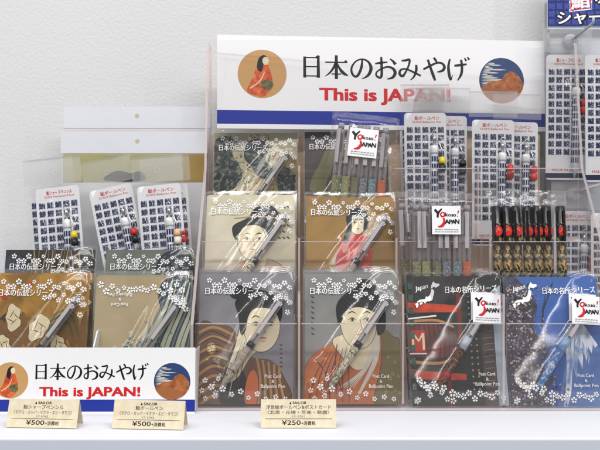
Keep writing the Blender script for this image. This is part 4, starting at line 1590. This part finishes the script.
def price_tag(label, px0, px1, d, lines, price, yaw):
    w = (px1 - px0) * d / FPX / MM
    h = 26.4
    F = Flat(base=.25 * MM)
    F.rect(-w / 2, w / 2, 0, h, KRAFT)
    F.text('SAILOR', 1, h - 4.6, 3.4, BLACK, .035, 'C', width=13)
    F.shape([(-8.4, h - 4.6), (-7.4, h - 2.4), (-6.7, h - 4.6)], BLACK, 3)
    F.text(lines[0], 0, h - 9.0, 4.4, BLACK, .006, 'C', width=min(w * .86, 4.3 * len(lines[0])))
    F.text(lines[1], 0, h - 13.6, 3.8, BLACK, .0, 'C', width=w * .82)
    F.text(lines[2], 0, h - 16.8, 2.5, GREYINK, .0, 'C', width=11)
    F.stroke([(-w * .44, 8.2, .35), (w * .44, 8.2, .35)], BLACK, 0)
    F.text(price, -w * .22, 2.7, 6.0, BLACK, .014, 'L', width=17.5)
    F.text('+消費税', -w * .22 + 18.3, 2.7, 4.0, BLACK, .014, 'L', width=13)
    # lean the printed leaf back, add the rear leaf of the tent fold
    t = R(20)
    vs = []
    for (x, y, z) in F.v:
        vs.append((x, y * math.cos(t) + z * math.sin(t), z * math.cos(t) - y * math.sin(t) + .0004))
    F.v = vs
    top = (h * MM * math.sin(t), h * MM * math.cos(t) + .0004)
    hw_ = w / 2 * MM
    F.add([(-hw_, top[0], top[1]), (hw_, top[0], top[1]), (hw_, top[0] * 2.1, .0006), (-hw_, top[0] * 2.1, .0006)], [(0, 3, 2, 1)], KRAFT)
    o = F.build('price_tag')
    base = at((px0 + px1) / 2, 225, d)
    o.location = (base.x, base.y, .0002)
    o.rotation_euler = (0, 0, R(yaw))
    tag(o, label, 'price tag', 'folded kraft price tags on the shelf')


price_tag("cream 500 yen price tag under the round robed figure of the box sign", 4.5, 77.5, .808, ('鮨シャープペンシル', '〈マグロ・カッパ・イクラ・エビ・タマゴ〉', '17-5042'), '¥500', -5)
price_tag("cream 500 yen price tag under the round hill picture of the box sign", 111, 184, .803, ('鮨ボールペン', '〈マグロ・カッパ・イクラ・エビ・タマゴ〉', '17-5042'), '¥500', -5)
price_tag('cream price tag reading 250 yen in front of the clear rack', 260.5, 336.5, .808, ('浮世絵ボールペン&ポストカード', '〈北斎・光琳・写楽・歌麿〉', '15-5251'), '¥250', 0)

# ================================================================== LIGHT
world = bpy.data.worlds.new('World')
scene.world = world
world.use_nodes = True
bgn = world.node_tree.nodes['Background']
bgn.inputs[0].default_value = (0.93, 0.95, 1.0, 1)
bgn.inputs[1].default_value = 0.33


def lamp(name, loc, target, sx, sy, power, col=(1, .985, .96)):
    l = bpy.data.lights.new(name, 'AREA')
    l.shape = 'RECTANGLE'
    l.size, l.size_y = sx, sy
    l.energy = power
    l.color = col
    o = bpy.data.objects.new(name, l)
    COL.objects.link(o)
    o.location = loc
    o.rotation_euler = (Vector(target) - Vector(loc)).to_track_quat('-Z', 'Y').to_euler()
    return o


lamp('ceiling_tube', (-.1, -1.20, 1.85), (0, -.25, .1), 2.8, .12, 18)
lamp('ceiling_tube', (.2, -1.75, 1.85), (0, -.2, .1), 2.8, .12, 35)
lamp('ceiling_tube', (-2.1, -1.5, 1.7), (0, -.2, .15), .14, 1.8, 9)
lamp('ceiling_tube', (2.2, -1.6, 1.7), (.2, -.2, .15), .14, 1.8, 12)

# ================================================================== CAMERA
cam = bpy.data.cameras.new('camera')
cam.sensor_width = 36
cam.lens = FPX / 600 * 36
cam.clip_start = .01
cam.clip_end = 50
co = bpy.data.objects.new('camera', cam)
COL.objects.link(co)
co.location = (0, CAMY, CAMZ)
co.rotation_euler = (R(90), 0, 0)
scene.camera = co

scene.view_settings.view_transform = 'Standard'
scene.view_settings.look = 'None'
scene.view_settings.exposure = 0
scene.render.engine = 'CYCLES'
cy = scene.cycles
cy.use_denoising = True
cy.max_bounces = 10
cy.transparent_max_bounces = 64
cy.caustics_reflective = False
cy.caustics_refractive = False
cy.sample_clamp_indirect = 4
